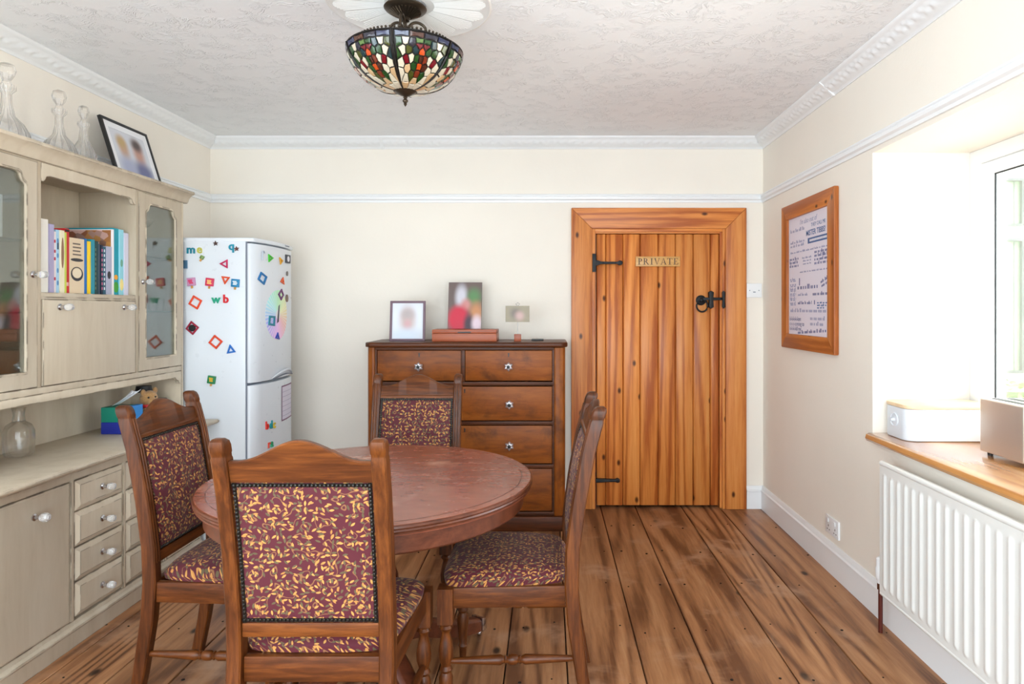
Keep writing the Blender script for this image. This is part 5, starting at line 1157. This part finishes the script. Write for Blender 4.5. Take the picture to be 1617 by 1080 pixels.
psheet(y0_, y1_, z0_, z1_, .001, 'border', fl(120,70,110)); psheet(y0_+.010, y1_-.010, z0_+.008, z1_-.008, .0016, 'sheet', fl(226,220,236))
for k in range(6): psheet(y0_+.014, y1_-.014, z0_+.028+.028*k, z0_+.030+.028*k, .0021, 'ruled_line', fl(150,140,176))
psheet(fy(446.5), fy(454), fz(415,4.0), fz(393.5,4.0), .0015, 'border', fl(60,56,70)) if False else None
sq = thing('printed_magnet', 'small square magnet with a dark border at the top right of the fridge door', 'magnet', (dsurf(3.97), 3.955, 1.62), 'magnets on the fridge')
MB().box(dsurf(3.93)-.004, dsurf(3.93)+.005, 3.935, 4.005, fz(415,3.95), fz(402,3.95)).build('plate', fl(52,50,62), sq)
MB().lathe([(.017,0),(.017,.0012)], 18, (dsurf(3.93)+.0052, 3.97, fz(408.5,3.95)), axis='x').build('white_disc', M['paper'], sq)
cn_ = [(dsurf(3.67)+.004, 3.655+.028*math.cos(PI*k/8)*-1*.5, fz(400,3.66)+.012*math.sin(PI*k/8)) for k in range(9)]
tag(MB().tube([(cn_[0][0], cn_[0][1], cn_[0][2]-.04)]+cn_, .0036, 8).build('hook_magnet', fl(190,200,214)), 'pale cane-shaped magnet at the top left of the fridge door', 'magnet', 'magnets on the fridge')

# ------------------------------------------------------------------ right wall: radiator, socket, poster, sill things
RY0, RY1, RAZ0, RAZ1, RAX = 1.30, 2.648, .180, .700, 1.315
ra = thing('radiator', 'long white fluted panel radiator under the window', 'radiator', (1.35, (RY0+RY1)/2, 0))
n_fl = 26; pitch = (RY1-RY0-.03)/n_fl
def rad_fn(u, v):
    y = RY0+(RY1-RY0)*u; z = RAZ0+(RAZ1-RAZ0)*v
    q = ((y-RY0-.015)/pitch) % 1.0; a = max(0, 1-abs(q-.5)/.34); a = a*a*(3-2*a)
    if y < RY0+.015 or y > RY1-.015: a = 0
    e = min((z-RAZ0-.026)/.018, (RAZ1-.036-z)/.018); e = max(0, min(1, e)); e = e*e*(3-2*e)
    return (RAX-.006*a*e+.004, y, z)
vv = [0,.02,.045,.055,.065,.075,.085,.1]+[.1+.8*k/8 for k in range(1,8)]+[.9,.905,.913,.92,.928,.935,.95,.975,1]
mb = MB(); nu, nv = n_fl*9, len(vv)-1
mb.grid(nu, nv, lambda u, v: rad_fn(u, vv[min(int(round(v*nv)), nv)]))
pnl = mb.build('front_panel', M['rad'] if 'rad' in M else flat('cream_white_enamel', srgb(228,228,224), .3), ra, smooth=60)
wm = pnl.data.materials[0]
MB().box(RAX+.0045, RAX+.022, RY0, RY1, RAZ0, RAZ1).box(RAX+.050, RAX+.062, RY0+.01, RY1-.01, RAZ0+.01, RAZ1-.01).build('water_panel', wm, ra, bevel=.003)
MB().tube([(RAX+.010, RY0+.004, RAZ1-.002), (RAX+.010, RY1-.004, RAZ1-.002)], .0105, 12).build('top_edge', wm, ra)
MB().tube([(RAX+.010, RY0+.004, RAZ0+.002), (RAX+.010, RY1-.004, RAZ0+.002)], .0085, 12).build('bottom_edge', wm, ra)
for y in (RY0+.2, RY1-.2): MB().box(RAX+.0625, XR-.0005, y-.02, y+.02, .3, .6).build('bracket', wm, ra)
vlx, vly = RAX+.030, RY1+.045
vlv = MB().lathe([(.012,.20),(.013,.215),(.018,.222),(.019,.262),(.016,.268),(.016,.300),(.010,.306),(.001,.306)], 18, (vlx,vly,0)).build('valve', M['white'], ra)
MB().tube([(vlx,vly-.012,.235),(vlx,RY1+.0005,.235)], .009, 10).build('valve_tail', M['chrome'], ra)
MB().lathe([(.014,.176),(.014,.1995)], 6, (vlx,vly,0)).build('valve_nut', flat('tarnished_brass', srgb(110,70,50), .4, .7), ra)
MB().lathe([(.0085,.001),(.0085,.1755)], 12, (vlx,vly,0)).build('pipe', flat('painted_copper_pipe', srgb(92,38,28), .4, .4), ra)
sk = thing('wall_socket', 'white double wall socket above the skirting on the window wall', 'socket', (XR, 3.293, .18))
MB().box(XR-.010, XR-.0005, 3.218, 3.368, .188, .276).build('face_plate', M['white'], sk, bevel=.003)
for y in (3.255, 3.331):
    MB().box(XR-.0135, XR-.0101, y-.004, y+.012, .244, .264).build('rocker_switch', M['white'], sk, bevel=.001)
    q = MB().box(XR-.0104, XR-.0099, y-.003, y+.003, .222, .232)
    for s in (-1,1): q.box(XR-.0104, XR-.0099, y+s*.012-.004, y+s*.012+.004, .206, .211)
    q.build('pin_hole', M['black'], sk)
# framed print
PY0, PY1, PZ0, PZ1, PX = 3.230, 3.960, 1.085, 1.910, XR
po = thing('framed_print', 'pine framed print of blue film quotes on the window wall', 'framed print', (XR-.01, (PY0+PY1)/2, PZ0))
fw = .082; x0_, x1_ = PX-.026, PX-.0005
def rail_y(z0_, z1_, up):
    pts = [(PY0,PZ1),(PY0+fw,PZ1-fw),(PY1-fw,PZ1-fw),(PY1,PZ1)] if up else [(PY0,PZ0),(PY1,PZ0),(PY1-fw,PZ0+fw),(PY0+fw,PZ0+fw)]
    MB().prism(pts, x0_, x1_, 'yz').build('frame_rail', M['pine_y'], po, bevel=.005)
rail_y(0,0,True); rail_y(0,0,False)
MB().prism([(PY0,PZ0),(PY0+fw,PZ0+fw),(PY0+fw,PZ1-fw),(PY0,PZ1)], x0_, x1_, 'yz').build('frame_stile', M['pine_fr'], po, bevel=.005)
MB().prism([(PY1,PZ0),(PY1,PZ1),(PY1-fw,PZ1-fw),(PY1-fw,PZ0+fw)], x0_, x1_, 'yz').build('frame_stile', M['pine_fr'], po, bevel=.005)
qx = PX-.010
sheet = MB().box(qx, PX-.0008, PY0+fw+.0005, PY1-fw-.0005, PZ0+fw+.0005, PZ1-fw-.0005).build('print_sheet', fl(226,220,230,.6), po)
SW, SHH = PY1-PY0-2*fw, PZ1-PZ0-2*fw; SY, SZ = PY1-fw, PZ1-fw
def TP(u, v): return SY-u*SW, SZ-v*SHH
def ptext(mb, body, u, v, size, align='LEFT', shear=0, tilt=0, off=0, lift=.0006):
    y, z = TP(u, v); ct, st = math.cos(tilt), math.sin(tilt)
    add_text(mb, body, size, lambda c: (qx-lift-c.z, y-(c.x*ct-c.y*st), z+c.x*st+c.y*ct), .0002, align, off, shear)
def words(mb, u0, u1, v, h, tilt=0):
    u = u0; y0q, z0q = TP(u0, v)
    while u < u1-.01:
        wd = min(random.uniform(.03,.09), u1-u); du = (u-u0)*SW
        n = max(1, int(wd*SW/(h*.55)))
        for k in range(n):
            a = du+k*wd*SW/n; b = a+wd*SW/n*.66; hh_ = h*random.choice((.62,.62,.62,1.0))
            z = z0q+a*math.tan(tilt)
            mb.box(qx-.0007, qx-.0001, y0q-b, y0q-a, z-h*.31, z-h*.31+hh_)
        u += wd+.02
BLUE, DARK, GREY = fl(50,96,150), fl(84,92,140), fl(150,152,182)
def line(mat, *a, **k):
    mb = MB(); words(mb, *a, **k); o = mb.build('text_line', mat, sheet, smooth=0); o['kind'] = 'stuff'
def letters(mat, *a, **k):
    mb = MB(); ptext(mb, *a, **k); o = mb.build('lettering', mat, sheet, smooth=0); o['kind'] = 'stuff'
letters(BLUE, "MISTER TIBBS!", .46, .165, .041, off=.0006); letters(BLUE, "THEY CALL ME", .58, .105, .028)
yq, zq = TP(.50,.205); yq2, zq2 = TP(.985,.25); MB().box(qx-.0006, qx-.0001, yq2, yq, zq2, zq).build('blue_banner', BLUE, sheet)
for v in (.735,.755,.775): line(BLUE, .72, .98-.1*(v>.77), v, .011)
letters(DARK, "k-k-k-k-ken", .03, .868, .036); letters(DARK, "c-c-c-coming to", .03, .910, .034); letters(DARK, "k-k-k-kill me", .03, .952, .034)
for v in (.355,.385,.415): line(DARK, .03, .27, v, .018)
for q in ((.24,.74,.605,.026),(.28,.31,.565,.04),(.80,.97,.575,.018,.25),(.82,.99,.605,.018,.25),(.25,.60,.735,.018),(.62,.95,.665,.020),(.65,.68,.73,.035),(.25,.95,.985,.020,.06)): line(DARK, *q)
for v in (.33,.36,.39,.42): line(DARK, .66, .97, v, .018)
letters(GREY, "I'm also out of", .30, .055, .040, shear=.2)
for q in ((.05,.42,.115,.02),(.05,.42,.215,.016),(.05,.42,.245,.016),(.05,.97,.30,.011),(.36,.6,.36,.010),(.38,.58,.385,.010),(.38,.58,.41,.010),(.3,.97,.475,.009),(.05,.97,.80,.022),(.56,.9,.862,.022),(.56,.86,.905,.022),(.25,.52,.665,.016)): line(GREY, *q)
for v in (.53,.575,.615,.655,.695,.735): line(GREY, .04, .20, v, .016); line(GREY, .05, .19, v+.014, .009)
wt = MB(); y, z = TP(.53,.2275)
for k in range(14): wt.box(qx-.0010, qx-.0007, y-.010-k*.0185-.013, y-.010-k*.0185, z-.006, z+.006)
o = wt.build('banner_text', M['paper'], sheet, smooth=0); o['kind'] = 'stuff'
# bread bin
SIL = .7725
bb = thing('bread_bin', 'white enamel bread bin with a pale wooden lid on the window sill', 'bread bin', (1.64, 2.79, SIL))
def rrect(x0, x1, y0, y1, r, n=6):
    pts = []
    for cx_, cy_, a0 in ((x1-r,y1-r,0),(x0+r,y1-r,PI/2),(x0+r,y0+r,PI),(x1-r,y0+r,1.5*PI)):
        pts += [(cx_+r*math.cos(a0+PI/2*k/n), cy_+r*math.sin(a0+PI/2*k/n)) for k in range(n+1)]
    return pts
MB().prism(rrect(1.452,1.812,2.690,2.885,.045), SIL+.0002, SIL+.130, 'xy').build('body', M['fridge'], bb, bevel=.006)
MB().prism(rrect(1.450,1.814,2.688,2.887,.046), SIL+.1305, SIL+.146, 'xy').build('lid', wood('pale_beech', srgb(214,182,140), srgb(230,202,164), srgb(240,216,182), 'x', 1.5, 14), bb, bevel=.003)
MB().lathe([(.030,-.0002),(.030,-.004),(.026,-.005),(.024,-.002),(.008,-.002),(.007,-.016),(.010,-.020),(.001,-.021)], 24, (1.452,2.79,SIL+.075), axis='x').build('round_handle', M['fridge'], bb)
# toaster
to = thing('toaster', 'brushed steel toaster with black end panel on the window sill', 'toaster', (1.70, 2.33, SIL))
MB().prism(rrect(1.600,1.800,2.235,2.472,.012), SIL+.014, SIL+.208, 'xy').build('steel_shell', M['steel'], to, bevel=.006, seg=3)
MB().prism(rrect(1.604,1.796,2.190,2.2345,.012), SIL+.014, SIL+.200, 'xy').build('end_panel', M['black'], to, bevel=.006)
for x in (1.645,1.700,1.755): MB().box(x-.013, x+.013, 2.262, 2.448, SIL+.2075, SIL+.2092).build('bread_slot', M['black'], to)
for x in (1.625,1.775):
    for y in (2.215,2.445): MB().lathe([(.009,0),(.010,.0138)], 12, (x,y,SIL+.0001)).build('foot', M['black'], to)
MB().box(1.675,1.725,2.168,2.1895,SIL+.12,SIL+.135).build('lever', M['chrome'], to, bevel=.003)
